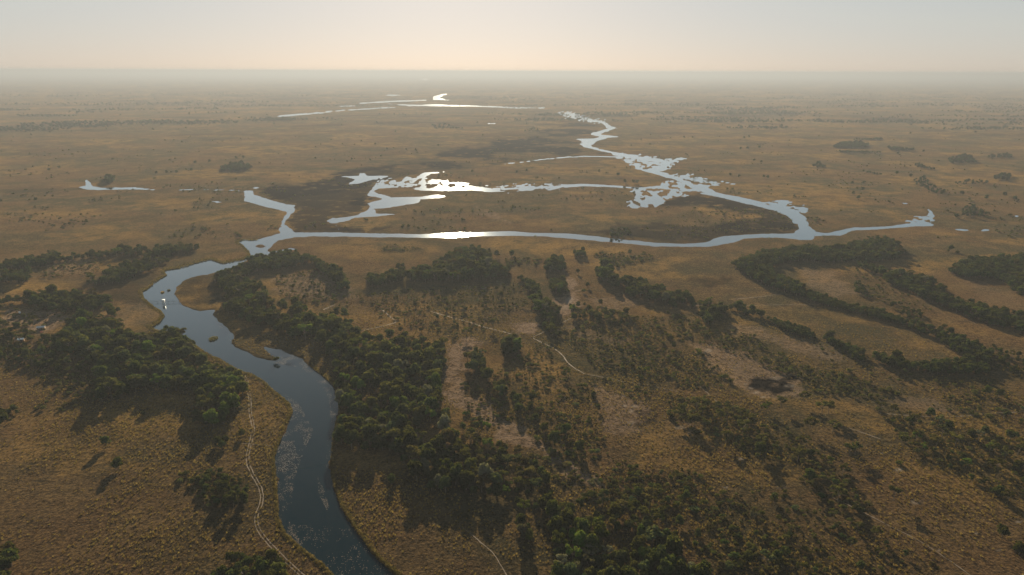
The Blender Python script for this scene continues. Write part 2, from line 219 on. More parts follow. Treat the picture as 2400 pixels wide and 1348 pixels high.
# woods: outline of what is seen, spacing factor, height range, share of open-crowned trees, place phrases (phrase, px, py)
WOODS = [
 ("0,612 60,602 95,598 115,586 135,588 150,598 250,586 285,574 300,582 330,573 350,582 415,570 480,575 472,586 420,597 395,606 330,605 300,600 240,604 150,612 100,626 62,632 78,646 60,664 -40,664 -40,612", .8, (8, 13), .1,
  [("at the left frame edge of the far left wood", 20, 630), ("along the thin far strip of the left wood", 160, 600), ("at the right tip of the thin far left strip", 400, 585), ("on the middle of the thin far left strip", 290, 590)]),
 ("240,640 262,618 300,608 340,602 410,600 400,615 372,628 330,645 300,660 250,668 180,668 210,650", .8, (8, 13), .1,
  [("in the dark lobe above the first left river bend", 330, 625), ("at the low end of the dark lobe above the left marsh", 240, 655)]),
 ("50,695 76,685 106,678 141,675 171,680 192,688 240,689 262,700 277,713 290,716 287,726 267,745 240,735 200,728 150,735 90,722 40,712 -30,716 -30,698", .75, (8, 14), .15,
  [("on the top edge of the left forest", 140, 685), ("beside the golden spit above the left forest", 265, 715), ("on the left frame edge above the pale clearing", 10, 706)]),
 ("160,750 200,730 267,745 285,758 290,778 303,773 348,771 358,763 388,761 416,768 429,783 449,796 461,816 479,831 492,852 519,862 530,855 555,859 562,874 572,897 580,917 565,935 555,957 537,988 520,1000 479,1000 454,988 451,963 465,925 429,919 378,918 328,918 297,930 272,940 242,945 214,930 232,872 210,850 150,830 130,800", .72, (9, 14), .12,
  [("on the left forest's river edge facing the bend", 400, 785), ("on the lower river edge of the left forest", 480, 850), ("at the left forest's bright tip by the track", 550, 900),
   ("on the shadowed front edge of the left forest", 390, 910), ("in the middle of the left forest", 330, 850), ("in the left forest behind the golden spit", 280, 790), ("in the left forest near the sparse scrub", 230, 820), ("in the left forest's tail beside the track", 500, 975), ("on the left front corner of the left forest", 270, 925)]),
 ("0,740 60,765 84,785 140,774 165,752 150,800 150,832 210,852 200,868 140,880 80,856 -40,845", 1.25, (6, 10), .3,
  [("among the sparse trees around the left clearing", 60, 800), ("between the pale clearing and the left forest", 150, 790), ("on the front edge of the sparse left scrubland", 110, 860)]),
 ("0,955 35,952 45,975 20,992 -30,1004 -30,955", .8, (4, 7), .1, [("in the dark clump on the left frame edge", 15, 970)]),
 ("404,1120 431,1112 474,1098 511,1092 534,1115 561,1108 578,1125 584,1158 581,1185 534,1192 484,1188 461,1165 447,1140 424,1138", 1.15, (4.5, 9), .15,
  [("in the round thicket left of the two-rut track", 500, 1140), ("on the track side of the round thicket", 575, 1150)]),
 ("500,1335 548,1294 601,1292 654,1299 668,1332 690,1400 460,1400", .85, (6, 9), .1, [("in the dark bottom clump left of the river", 590, 1320)]),
 ("-40,1240 0,1248 13,1258 43,1292 37,1330 20,1370 -40,1420", .8, (7, 10), .1, [("in the bottom left corner of the view", 10, 1300)]),
 ("498,655 510,641 540,633 568,618 591,606 612,599 651,590 679,583 696,587 702,600 720,594 735,597 745,612 700,616 690,624 650,628 600,633 565,648 520,668", .8, (9, 14), .05,
  [("beside the thin creek at the top of the central wood", 660, 605), ("at the far left corner of the central wood by the river", 525, 655), ("at the right end of the creekside trees", 722, 606), ("on the riverside rim above the central wood", 590, 622)]),
 ("735,600 752,612 790,625 808,645 820,665 818,678 798,678 782,660 765,642 742,626", .8, (8, 13), .05, [("on the hooked strip right of the creekside trees", 785, 648)]),
 ("495,660 540,650 600,652 622,655 622,690 650,700 690,700 722,718 745,733 790,725 815,733 832,765 842,785 893,796 945,785 962,796 1043,796 1050,816 1040,841 1040,861 1030,881 1028,917 1030,939 1052,967 1052,1005 1080,1012 1100,1050 1120,1090 1160,1115 1200,1135 1205,1168 1118,1162 1017,1152 917,1142 903,1122 912,1105 942,1084 917,1056 841,1060 800,1048 795,1020 800,967 792,917 790,871 767,816 742,804 707,797 631,772 576,752 528,732 518,718 538,690", .86, (9, 14.5), .12,
  [("at the central wood's upper left by the river", 545, 715), ("on the upper inland edge of the central wood", 690, 715), ("on the bay edge of the central wood", 650, 765), ("above the small bay in the central wood", 740, 800),
   ("on the central wood's inland edge by pale trails", 825, 770), ("in the upper middle of the central wood", 620, 725), ("on the inland edge near the winding sand strip", 1035, 830), ("in the heart of the central wood", 900, 860),
   ("beside the river narrows in the central wood", 805, 910), ("on the river edge of the lower central wood", 815, 1010), ("in the right half of the central wood", 990, 890), ("in the lower heart of the central wood", 930, 980),
   ("where the central wood meets the bushy sand", 1045, 980), ("on the lower central wood above the sunlit wedge", 880, 1045), ("on the long-shadowed front edge of the central wood", 1000, 1140), ("near the bright green crowns fronting the wood", 1080, 1145), ("on the lower right slope of the central wood", 1130, 1110), ("in the lower middle of the central wood", 1010, 1070), ("on the corner above the triangular sunlit bank", 925, 1110)]),
 ("1080,1015 1118,1012 1189,1035 1207,1055 1257,1068 1282,1126 1320,1160 1260,1172 1205,1165 1160,1112 1120,1090", 1.15, (7, 11), .5,
  [("among the open trees below the winding sand strip", 1180, 1070), ("in the open woodland beside the pale gully", 1260, 1120)]),
 ("1202,1170 1270,1166 1316,1172 1361,1205 1400,1200 1450,1190 1480,1215 1500,1230 1560,1235 1590,1268 1585,1293 1618,1316 1665,1345 1690,1440 1310,1440 1265,1350 1237,1285 1219,1248 1207,1210", .74, (8, 12), .12,
  [("at the top left of the dark bottom wood", 1250, 1190), ("on the sunlit left edge of the dark bottom wood", 1250, 1280), ("in the middle of the dark bottom wood", 1400, 1250), ("at the bottom frame edge in the dark wood", 1420, 1335), ("on the right edge of the dark bottom wood", 1570, 1275), ("at the low right corner of the dark bottom wood", 1620, 1340)]),
 ("1420,1180 1470,1150 1500,1140 1545,1150 1565,1220 1560,1245 1480,1235 1430,1225", 1.3, (7, 11), .5, [("in the open stand above the dark bottom wood", 1500, 1190)]),
 ("845,670 868,640 925,636 932,620 948,622 958,634 985,620 1022,616 1036,590 1056,588 1082,575 1148,578 1150,612 1192,622 1196,642 1190,655 1040,662 975,660 940,658 880,674", .75, (10, 16), .08,
  [("at the left end of the central tree belt", 880, 655), ("on the middle of the central tree belt", 990, 640), ("in the tall clump atop the central belt", 1110, 600), ("at the right end of the central tree belt", 1170, 640), ("under the tall clump in the central belt", 1070, 640)]),
 ("1192,640 1240,650 1262,665 1268,700 1300,700 1312,722 1306,745 1285,755 1242,715 1236,690 1235,665 1196,655", .8, (8, 13), .15,
  [("in the curl joining belt and sandy track", 1250, 690), ("left of the pale sandy strip", 1295, 730)]),
 ("1290,655 1318,648 1330,665 1332,688 1312,694 1288,680", .8, (7, 12), .1, [("in the small dark grove beside the pale sandy strip", 1310, 672)]),
 ("1278,618 1296,602 1318,601 1324,628 1300,636 1280,632", .7, (9, 13), .0, [("in the dark knot between belt and river", 1300, 620)]),
 ("1343,590 1352,583 1370,584 1372,602 1350,606", .75, (8, 12), .1, [("in the little grove by the main channel", 1357, 595)]),
 ("1392,645 1404,610 1432,618 1440,638 1457,651 1477,647 1513,651 1528,663 1558,671 1578,684 1593,676 1616,681 1619,696 1634,709 1636,732 1603,726 1578,728 1563,714 1528,706 1490,702 1452,684 1427,668", .75, (9, 15), .08,
  [("at the top end of the diagonal wood", 1415, 635), ("in the middle of the diagonal wood", 1500, 675), ("in the lower part of the diagonal wood", 1590, 705)]),
 ("1634,709 1644,700 1679,709 1694,708 1704,716 1722,710 1747,714 1750,724 1775,719 1795,731 1798,746 1755,740 1704,730 1690,755 1660,765 1640,740", .85, (8, 13), .1,
  [("on the knobbly tail of the diagonal wood", 1680, 725), ("on the row of round crowns above the bare field", 1755, 728)]),
 ("1796,742 1847,753 1884,765 1910,782 1912,790 1867,781 1827,766", .75, (4, 6.5), .05, [("on the thin hedge right of the diagonal wood", 1850, 768)]),
 ("1930,790 1935,778 1950,782 1960,797 1987,800 2000,805 2015,815 2030,832 2020,842 2000,836 1967,812 1945,802", .7, (6, 9), .0, [("on the upper hedge beside the golden field", 1975, 810)]),
 ("2040,834 2067,828 2091,838 2096,825 2108,828 2116,840 2134,849 2184,850 2200,843 2234,847 2264,835 2310,850 2320,872 2234,872 2181,872 2134,862 2084,856", .75, (6, 9), .0,
  [("on the bright hedge along the golden field", 2090, 845), ("on the lower right hedge of the golden field", 2230, 860)]),
 ("1714,617 1740,600 1770,597 1777,588 1827,585 1850,577 1917,574 1927,580 1967,577 1997,567 2051,561 2077,556 2101,570 2121,587 2094,604 2034,612 1994,609 1950,611 1884,606 1847,610 1805,622 1815,640 1834,645 1867,660 1894,680 1900,700 1834,678 1780,658 1734,632", .75, (8, 13), .03,
  [("at the left point of the right loop wood", 1745, 615), ("on the far side of the right loop wood", 1880, 590), ("at the dark right head of the loop wood", 2060, 582), ("on the near limb of the right loop wood", 1830, 660)]),
 ("1894,682 1934,690 1967,707 2017,717 2067,727 2121,747 2121,760 2034,737 1967,720 1900,702", .7, (5, 7.5), .0, [("on the thin middle of the loop hedge", 2000, 718)]),
 ("2115,746 2184,764 2234,777 2268,794 2301,810 2325,836 2310,852 2268,843 2254,828 2201,796 2121,760", .75, (7, 10), .0, [("on the lower loop hedge above the golden field", 2200, 785), ("at the bottom corner of the loop hedge", 2285, 830)]),
 ("1997,607 2031,617 2061,624 2081,634 2101,637 2134,637 2184,654 2211,670 2214,688 2218,716 2168,698 2134,682 2077,659 2061,639 2027,629", .75, (7, 12), .05,
  [("at the top of the second right strip", 2050, 632), ("in the wide middle of the second right strip", 2150, 665)]),
 ("2214,688 2268,704 2318,717 2351,724 2440,750 2440,790 2400,779 2351,766 2294,749 2251,732 2218,716", .75, (7, 11), .05, [("on the lower end of the second right strip", 2300, 735), ("where the second right strip leaves the frame", 2390, 760)]),
 ("2219,632 2251,610 2288,602 2335,602 2400,596 2450,596 2450,705 2400,692 2368,677 2362,662 2330,647 2268,647 2235,640", .78, (7, 11), .03,
  [("at the left point of the far right wood", 2260, 625), ("where the far right wood meets the frame edge", 2380, 640)]),
 ("1329,709 1356,709 1382,716 1427,726 1490,731 1503,752 1477,764 1427,762 1377,750 1341,750", 1.05, (6, 10), .5, [("in the brownish stand below the sandy strip", 1360, 730), ("in the brownish stand under the diagonal wood", 1450, 745)]),
 ("1270,722 1302,740 1316,770 1330,790 1300,795 1275,770", .95, (7, 11), .4, [("in the shaded stand beside the thin path", 1295, 768)]),
 ("1175,790 1205,775 1218,795 1212,830 1180,838", .75, (9, 13), .1, [("in the dark clump at the fork of the sandy ground", 1195, 810)]),
 ("1085,830 1112,815 1132,830 1145,870 1180,890 1200,930 1170,935 1135,890 1095,870", .85, (8, 12), .2, [("in the grove right of the winding sand strip", 1115, 850), ("at the low end of the grove by the sand", 1170, 905)]),
 ("1200,915 1250,920 1262,960 1255,990 1210,970", 1.2, (7, 10), .6, [("in the open stand right of the winding sand", 1230, 950)]),
 ("1270,1000 1300,990 1320,1005 1315,1045 1285,1050", .85, (7, 10), .3, [("in the clump above the pale gully", 1295, 1020)]),
 ("2000,655 2016,660 2040,690 2035,702 2005,685", 1.1, (4, 7), .2, [("in the scrubby line inside the right loop", 2020, 680)]),
 ("2080,700 2150,715 2170,745 2130,748 2090,725", 1.2, (4, 7), .2, [("in the low scrub between the right strips", 2120, 728)]),
 ("2320,800 2400,830 2440,860 2440,890 2380,880 2320,860", 1.4, (4, 7), .3, [("on the scrubby slope right of the loop hedge", 2370, 850)]),
 ("1560,940 1680,945 1850,1010 1980,1080 2040,1200 1970,1200 1850,1095 1700,1040 1570,990", 2.2, (5, 9.5), .75, [("near the head of the open ridge", 1620, 970), ("on the middle of the open ridge", 1760, 1030), ("at the low end of the open ridge", 1930, 1120)]),
 ("2050,955 2250,985 2440,1035 2440,1240 2300,1140 2130,1050", 2.2, (5, 9), .7, [("on the shadowed ridge at right", 2150, 1020), ("on the shadowed ridge by the right frame", 2340, 1090)]),
 ("1340,760 1560,740 1700,790 1640,900 1400,880", 4.2, (4.5, 8), .75, [("in the scrub below the diagonal wood", 1500, 820)]),
 ("1740,1130 1950,1190 2200,1330 2300,1440 1750,1440 1700,1230", 3.6, (4, 7.5), .6, [("on the dim lower right slope", 1900, 1270)]),
 ("1330,1150 1480,1120 1620,1150 1700,1300 1600,1240 1480,1190 1340,1190", 2.6, (5, 9), .6, [("above the dark bottom wood", 1480, 1170)]),
 ("640,645 740,640 820,700 700,705", 3.5, (4, 7), .5, [("on the pale clearing in the central wood", 730, 670)]),
 ("850,690 1230,665 1240,715 1110,785 900,775", 5.0, (4, 8), .6, [("on the open grass below the belt", 1040, 725)]),
 ("519,388 545,384 560,379 585,386 592,390 550,402 515,401", 1.05, (9, 13), 0, [("in the far left grove on the plain", 550, 392)]),
 ("248,412 258,410 270,415 262,428 247,430", .6, (10, 13), 0, [("in the dark pair above the left oxbow", 258, 420)]),
 ("1430,535 1470,530 1480,545 1455,556 1432,550", 1.5, (4, 7), 0, [("in the grove above the main channel", 1455, 543)]),
 ("1954,337 1975,330 2012,329 2042,337 2010,345 1956,347", 1.0, (7, 12), 0, [("in the ragged far right grove", 2000, 338)]), ("1960,350 2020,351 2066,353 2064,359 1975,357", 1.3, (6, 10), 0, [("under the ragged far right grove", 2020, 354)]),
 ("1990,324 2060,320 2075,326 2010,329", 1.5, (6, 10), 0, [("behind the ragged far right grove", 2030, 325)]), ("2080,340 2148,347 2132,354 2085,350", 1.3, (6, 10), 0, [("right of the ragged far grove", 2110, 348)]),
 ("2130,375 2165,385 2200,394 2190,398 2150,390", 1.53, (7, 10), 0, [("on the short far strip at right", 2165, 388)]),
 ("2022,396 2072,406 2068,411 2024,401", 1.53, (6, 9), 0, [("on the thin far dash at right", 2045, 404)]),
 ("2134,415 2170,415 2200,440 2230,448 2200,455 2150,432", 1.87, (7, 11), 0, [("in the far slanting grove at right", 2165, 428)]),
 ("2220,368 2260,358 2275,362 2290,378 2230,384", 1.53, (9, 12), 0, [("in the tall far clump at right", 2245, 372)]),
 ("2310,362 2360,358 2375,368 2320,371", 1.70, (8, 11), 0, [("on the far dash near the right frame", 2340, 366)]),
 ("2330,410 2350,402 2370,410 2366,422 2335,422", 1.36, (9, 12), 0, [("in the far round clump near the right frame", 2348, 414)]),
 ("2235,425 2290,418 2330,424 2300,432 2240,432", 2.04, (7, 10), 0, [("on the far low line near the right frame", 2270, 427)]),
 ("2256,486 2278,480 2300,490 2315,502 2290,506 2255,508", 1.44, (8, 11), 0, [("in the clump above the small right pools", 2282, 495)]),
 ("1905,385 1918,376 1930,384 1940,392 1912,394", 1.53, (8, 11), 0, [("in the small far grove right of the marsh", 1921, 385)]),
 ("0,250 70,252 70,259 -30,259", 3, (9, 13), 0, [("in the hazy far strip at the left frame", 30, 255)]),
 ("25,266 120,264 180,267 180,271 60,274", 3, (8, 12), 0, [("in the hazy second strip at left", 100, 269)]),
 ("605,270 690,279 700,284 640,280", 3, (8, 12), 0, [("below the far bright lagoon", 650, 276)]),
 ("1010,290 1045,286 1085,297 1090,303 1020,301", 3.2, (9, 13), 0, [("in the hazy middle grove", 1045, 296)]),
 ("1220,304 1250,294 1268,304 1262,310 1225,310", 3.0, (9, 13), 0, [("in the hazy grove by the burnt strip", 1248, 304)]),
 ("1420,277 1460,278 1468,286 1440,284", 3, (9, 13), 0, [("beside the far river bend in haze", 1444, 281)]),
 ("1530,262 1570,260 1592,270 1560,270", 3.4, (9, 13), 0, [("in the hazy strip right of the far bend", 1560, 266)]),
]
def T(s, kind, tone, h, phrase):
    return [(x, y, kind, tone, h, phrase) for x, y in pts(s)]
# single trees and small knots: foot points on the photo
SINGLES = (
 T("1328,884 1512,880", 'acacia', 'bright', 7, "beside the thin winding path") +
 T("1831,955 1884,942", 'acacia', 'olive', 8, "below the dark mud pan") + T("1926,970 1942,972 1898,1008 1951,1018", 'acacia', 'olive', 9, "at the right end of the central open ridge") +
 T("1989,1070 2004,1066", 'acacia', 'dark', 7.5, "in the pair beside the right golden slope") +
 T("2064,966 2093,974 2140,998 2113,1040 2153,1035", 'acacia', 'olive', 7.5, "on the first right-hand ridge") + T("2180,978 2221,1008", 'round', 'dark', 7, "under the faint right-hand path") +
 T("2280,990 2351,984 2398,978", 'acacia', 'grey', 7.5, "along the faint right-hand path") + T("2277,1028 2307,1020 2367,1030", 'round', 'olive', 6.5, "below the path near the right frame") +
 T("2193,1050 2239,1045 2390,1058", 'acacia', 'yellow', 8, "on the shadowed ridge near the right frame") + T("2312,925 2340,932", 'round', 'dark', 6.5, "in the pair right of the faint pale flat") +
 T("2330,1065 2355,1080 2335,1105", 'acacia', 'olive', 8, "on the right ridge below the path") + T("2103,1088", 'shrub', 'olive', 3, "by the pale salt patch") +
 T("2341,1163 2348,1258 2388,1300", 'round', 'dark', 6.5, "alone near the bottom right frame") + T("2094,1172", 'acacia', 'dark', 7.5, "alone left of the pale ring") + T("1814,1175", 'round', 'dark', 5, "below the bright round sand patch") +
 T("1897,1150 2051,1262", 'acacia', 'olive', 6, "on the lower right slope") + T("1820,1316 1750,1320 1650,1340", 'round', 'olive', 6, "near the bottom frame right of the dark wood") +
 T("1620,1000 1650,960 1631,962 1593,985 1628,1000 1600,975", 'acacia', 'olive', 9, "at the head of the open ridge") + T("1701,1040 1782,1052 1740,1015 1765,1000 1690,990", 'acacia', 'olive', 8.5, "along the middle of the open ridge") +
 T("1356,1062 1326,1022", 'round', 'dark', 8, "right of the clump above the pale gully") + T("1298,1040", 'round', 'dark', 9, "above the pale gully") + T("1401,962 1391,930", 'round', 'dark', 4.5, "on the edge of the pinkish bare field") +
 T("1800,962 1790,965", 'acacia', 'bright', 6, "below the small white salt spots") + T("1141,1015", 'acacia', 'bright', 7, "alone on the winding sand strip") + T("1118,1005 1086,1008", 'round', 'dark', 5, "beside the lone sand-strip tree") +
 T("1080,826 1137,803", 'palm', 'dark', 7, "on the golden grass above the winding sand") + T("1156,770 1093,790", 'acacia', 'olive', 9, "between the paths on golden grass") +
 T("914,796 949,800 856,802 891,806", 'round', 'olive', 9, "in front of the central wood by the trail fork") + T("960,718 996,716 1120,724", 'palm', 'grey', 9, "on the open grass below the central belt") + T("1026,748", 'round', 'dark', 4.5, "beside the short pale path") +
 T("1476,596", 'round', 'dark', 6.5, "alone beside the main channel") + T("1440,622 1500,612 1486,616", 'palm', 'grey', 9, "right of the diagonal wood's top") + T("1412,596", 'round', 'olive', 4, "on the grass below the main channel") +
 T("1408,714", 'round', 'dark', 5.5, "alone on the pale sandy ground") + T("1354,642 1377,674", 'round', 'dark', 6, "right of the pale sandy strip") + T("1366,686", 'shrub', 'dark', 4, "flat beside the pale sandy strip") +
 T("1164,603 1200,603", 'round', 'dark', 9, "right of the tall clump on the central belt") +
 T("250,1046 277,1098", 'round', 'dark', 7, "alone on the golden left meadow") + T("334,973", 'shrub', 'dark', 3, "alone in front of the left forest") + T("512,1042 530,1040 521,1052", 'round', 'dark', 5.5, "left of the two-rut track below the forest") + T("567,1024", 'round', 'dark', 5, "touching the two-rut track") +
 T("645,848", 'shrub', 'dark', 4, "at the tip of the golden river spit") + T("2228,588", 'round', 'grey', 8, "above the far right wood") + T("2222,591 2242,594", 'shrub', 'dark', 4, "beside the lone tree above the far right wood") +
 T("84,472 3,476", 'round', 'dark', 7, "on the plain at the left frame") + T("367,409 391,407 414,407 449,402", 'round', 'dark', 8, "in the row right of the left oxbow") + T("362,420", 'shrub', 'dark', 5, "under the row right of the left oxbow") +
 T("492,382 457,385 541,387 554,374 571,373", 'round', 'dark', 9, "around the far left grove") + T("138,395 116,400", 'shrub', 'dark', 6, "on the plain above the left oxbow") +
 T("172,298 250,304 102,296 97,305 73,318 351,288 427,336", 'round', 'grey', 8, "scattered over the far left plain") + T("740,374 868,378 893,369 825,376", 'round', 'grey', 7, "on the plain above the burnt marsh") +
 T("880,340 907,351 952,353 974,354 847,333 1027,343", 'round', 'grey', 7, "on the hazy middle plain") + T("1131,319 927,311", 'round', 'grey', 8, "far out on the hazy middle plain") +
 T("1234,404 1211,408 1107,406", 'round', 'dark', 8, "north of the lagoon arm") + T("1448,414 1464,430 1493,432 1485,431", 'round', 'dark', 9, "left of the reed marsh") + T("1525,318 1479,344 1603,324 1623,324", 'round', 'grey', 7, "right of the far river bends") +
 T("1744,326 1755,324 1780,349 1735,352 1752,351", 'round', 'grey', 10, "on the far right plain") + T("1767,379 1784,383 1712,414 1732,418 1799,419 1790,418", 'round', 'dark', 8, "above the right marsh") +
 T("2104,363 2164,358 2101,410 2134,416 2164,420 2254,458 2355,461 2311,468 2378,470", 'round', 'dark', 9, "among the far right groves") + T("1997,433 2024,433 2021,448 1999,458 2011,468 2241,512", 'round', 'dark', 8, "on the plain above the right creek"))

# ------------------------------------------------------------------ helpers
def new_mesh(name, verts, faces, mat=None, smooth=False):
    me = bpy.data.meshes.new(name)
    verts = np.asarray(verts, np.float32); 
    if isinstance(faces, np.ndarray):
        n, k = faces.shape
        me.vertices.add(len(verts)); me.vertices.foreach_set('co', verts.ravel())
        me.loops.add(n * k); me.loops.foreach_set('vertex_index', faces.astype(np.int32).ravel())
        me.polygons.add(n); me.polygons.foreach_set('loop_start', np.arange(0, n * k, k, dtype=np.int32))
        me.polygons.foreach_set('loop_total', np.full(n, k, np.int32))
        me.update(calc_edges=True)
    else:
        me.from_pydata([tuple(v) for v in verts], [], faces); me.update()
    if mat: me.materials.append(mat)
    if smooth: me.polygons.foreach_set('use_smooth', np.ones(len(me.polygons), bool))
    return me

def link(name, data, parent=None, **props):
    o = bpy.data.objects.new(name, data); COL.objects.link(o)
    if parent: o.parent = parent
    for k, v in props.items(): o[k] = v
    return o

def quads(c, n, s, jitter=0.0, aspect=1.0):
    """square-ish leaf clumps at centres c facing n"""
    c = np.asarray(c, float); n = np.asarray(n, float)
    n = n / (np.linalg.norm(n, axis=1, keepdims=True) + 1e-9)
    a = np.cross(n, RNG.normal(size=n.shape)); a /= np.linalg.norm(a, axis=1, keepdims=True) + 1e-9
    b = np.cross(n, a)
    s = np.asarray(s, float)[:, None]
    v = np.stack([c - a * s - b * s * aspect, c + a * s - b * s * aspect * .6, c + a * s * .7 + b * s * aspect, c - a * s * .8 + b * s * aspect * .8], 1)
    v += RNG.normal(size=v.shape) * (s * 0.18)[:, None, :]
    f = np.arange(len(c) * 4).reshape(-1, 4)
    return v.reshape(-1, 3), f

def tube(p0, p1, r0, r1, k=6):
    p0 = np.array(p0, float); p1 = np.array(p1, float); d = p1 - p0; d /= np.linalg.norm(d) + 1e-9
    a = np.cross(d, [0.31, 0.9, 0.2]); a /= np.linalg.norm(a); b = np.cross(d, a)
    t = np.arange(k) * 2 * math.pi / k
    ring = np.cos(t)[:, None] * a + np.sin(t)[:, None] * b
    v = np.vstack([p0 + ring * r0, p1 + ring * r1])
    f = np.array([[i, (i + 1) % k, k + (i + 1) % k, k + i] for i in range(k)])
    return v, f

def box(cx, cy, cz, sx, sy, sz):
    v = np.array([[x, y, z] for z in (-.5, .5) for y in (-.5, .5) for x in (-.5, .5)]) * [sx, sy, sz] + [cx, cy, cz]
    return v, np.array([[0, 2, 3, 1], [4, 5, 7, 6], [0, 1, 5, 4], [2, 6, 7, 3], [0, 4, 6, 2], [1, 3, 7, 5]])

def merge(parts):
    vs = []; fs = []; o = 0
    for v, f in parts:
        vs.append(np.asarray(v, float)); fs.append(np.asarray(f) + o); o += len(v)
    return np.vstack(vs), np.vstack(fs)

def mat_new(name):
    m = bpy.data.materials.new(name); m.use_nodes = True
    nt = m.node_tree; b = nt.nodes['Principled BSDF']
    return m, nt.nodes, nt.links, b

def noise_node(N, L, vec, scale, detail=2, rough=.5):
    n = N.new('ShaderNodeTexNoise'); n.inputs['Scale'].default_value = scale; n.inputs['Detail'].default_value = detail; n.inputs['Roughness'].default_value = rough
    L.new(vec, n.inputs['Vector']); return n.outputs['Fac']

def ramp(N, L, fac, a, b):
    n = N.new('ShaderNodeMapRange'); n.interpolation_type = 'SMOOTHSTEP'
    n.inputs[1].default_value = a; n.inputs[2].default_value = b
    L.new(fac, n.inputs[0]); return n.outputs[0]

def mixc(N, L, fac, A, B):
    n = N.new('ShaderNodeMix'); n.data_type = 'RGBA'
    for i, s in ((0, fac),):
        if isinstance(s, (int, float)): n.inputs[0].default_value = s
        else: L.new(s, n.inputs[0])
    for i, s in ((6, A), (7, B)):
        if isinstance(s, tuple): n.inputs[i].default_value = (*s, 1)
        else: L.new(s, n.inputs[i])
    return n.outputs[2]

def math_node(N, L, op, a, b):
    n = N.new('ShaderNodeMath'); n.operation = op
    for i, s in ((0, a), (1, b)):
        if isinstance(s, (int, float)): n.inputs[i].default_value = s
        else: L.new(s, n.inputs[i])
    return n.outputs[0]

# ------------------------------------------------------------------ materials
def ground_material():
    m, N, L, B = mat_new('savanna ground')
    pos = N.new('ShaderNodeNewGeometry').outputs['Position']
    def at(n):
        a = N.new('ShaderNodeAttribute'); a.attribute_name = n; return a.outputs['Fac']
    big = noise_node(N, L, pos, .006, 4, .6); mid = noise_node(N, L, pos, .035, 4, .6); small = noise_node(N, L, pos, .22, 3, .6); fine = noise_node(N, L, pos, .8, 3, .7)
    c = mixc(N, L, ramp(N, L, big, .42, .58), (.205, .125, .056), (.112, .104, .054))
    c = mixc(N, L, ramp(N, L, mid, .42, .68), c, (.270, .178, .075))
    olive = noise_node(N, L, pos, .013, 4, .6)
    c = mixc(N, L, math_node(N, L, 'MULTIPLY', ramp(N, L, olive, .50, .62), .6), c, (.088, .088, .042))
    c = mixc(N, L, math_node(N, L, 'MULTIPLY', at('gold'), ramp(N, L, mid, .30, .62)), c, (.520, .315, .085))
    c = mixc(N, L, math_node(N, L, 'MULTIPLY', at('green'), ramp(N, L, small, .25, .6)), c, (.085, .085, .036))
    sandc = mixc(N, L, ramp(N, L, small, .3, .7), (.54, .39, .285), (.38, .265, .175))
    c = mixc(N, L, at('sand'), c, sandc)
    # dark litter between tussocks
    c = mixc(N, L, math_node(N, L, 'MULTIPLY', ramp(N, L, small, .52, .70), .55), c, (.060, .042, .020))
    c = mixc(N, L, math_node(N, L, 'MULTIPLY', ramp(N, L, fine, .50, .62), .75), c, (.055, .040, .018))
    c = mixc(N, L, math_node(N, L, 'MULTIPLY', ramp(N, L, fine, .47, .36), .55), c, (.420, .270, .095))
    burn = math_node(N, L, 'MULTIPLY', at('burnt'), ramp(N, L, mid, .74, .54))
    c = mixc(N, L, burn, c, mixc(N, L, ramp(N, L, small, .4, .65), (.012, .011, .010), (.036, .030, .022)))
    c = mixc(N, L, at('wet'), c, (.105, .055, .022))
    c = mixc(N, L, at('pale'), c, (.55, .48, .40))
    hs = N.new('ShaderNodeHueSaturation'); hs.inputs['Value'].default_value = .165; hs.inputs['Saturation'].default_value = .90; L.new(c, hs.inputs['Color']); L.new(hs.outputs[0], B.inputs['Base Color'])
    L.new(c, B.inputs['Sheen Tint']); B.inputs['Sheen Weight'].default_value = .38; B.inputs['Sheen Roughness'].default_value = .45
    B.inputs['Roughness'].default_value = .75; B.inputs['Specular IOR Level'].default_value = 0.0
    bump = N.new('ShaderNodeBump'); bump.inputs['Strength'].default_value = .9; bump.inputs['Distance'].default_value = .8
    L.new(math_node(N, L, 'ADD', fine, math_node(N, L, 'MULTIPLY', small, 1.5)), bump.inputs['Height'])
    L.new(bump.outputs['Normal'], B.inputs['Normal'])
    return m

def water_material():
    m, N, L, B = mat_new('river water')
    N.remove(B); out = N['Material Output']
    pos = N.new('ShaderNodeNewGeometry').outputs['Position']
    bump = N.new('ShaderNodeBump'); bump.inputs['Strength'].default_value = .09; bump.inputs['Distance'].default_value = .25
    w1 = noise_node(N, L, pos, .9, 3, .6); w2 = noise_node(N, L, pos, .12, 2, .5)
    L.new(math_node(N, L, 'ADD', w1, w2), bump.inputs['Height'])
    d = N.new('ShaderNodeBsdfDiffuse'); d.inputs['Color'].default_value = (.004, .011, .016, 1)
    g = N.new('ShaderNodeBsdfGlossy'); g.inputs['Roughness'].default_value = .07; g.inputs['Color'].default_value = (.70, .80, .87, 1)
    L.new(bump.outputs['Normal'], g.inputs['Normal'])
    lw = N.new('ShaderNodeLayerWeight'); lw.inputs['Blend'].default_value = .5       # bright reflection put in by a hand-set curve: boosted towards grazing, weakened steeply
    f = N.new('ShaderNodeMapRange'); f.inputs[1].default_value = .30; f.inputs[2].default_value = .90; L.new(lw.outputs['Facing'], f.inputs[0])
    p = math_node(N, L, 'ADD', math_node(N, L, 'POWER', f.outputs[0], 3.0), .006)
    mx = N.new('ShaderNodeMixShader'); L.new(p, mx.inputs[0]); L.new(d.outputs[0], mx.inputs[1]); L.new(g.outputs[0], mx.inputs[2])
    L.new(mx.outputs[0], out.inputs['Surface'])
    return m

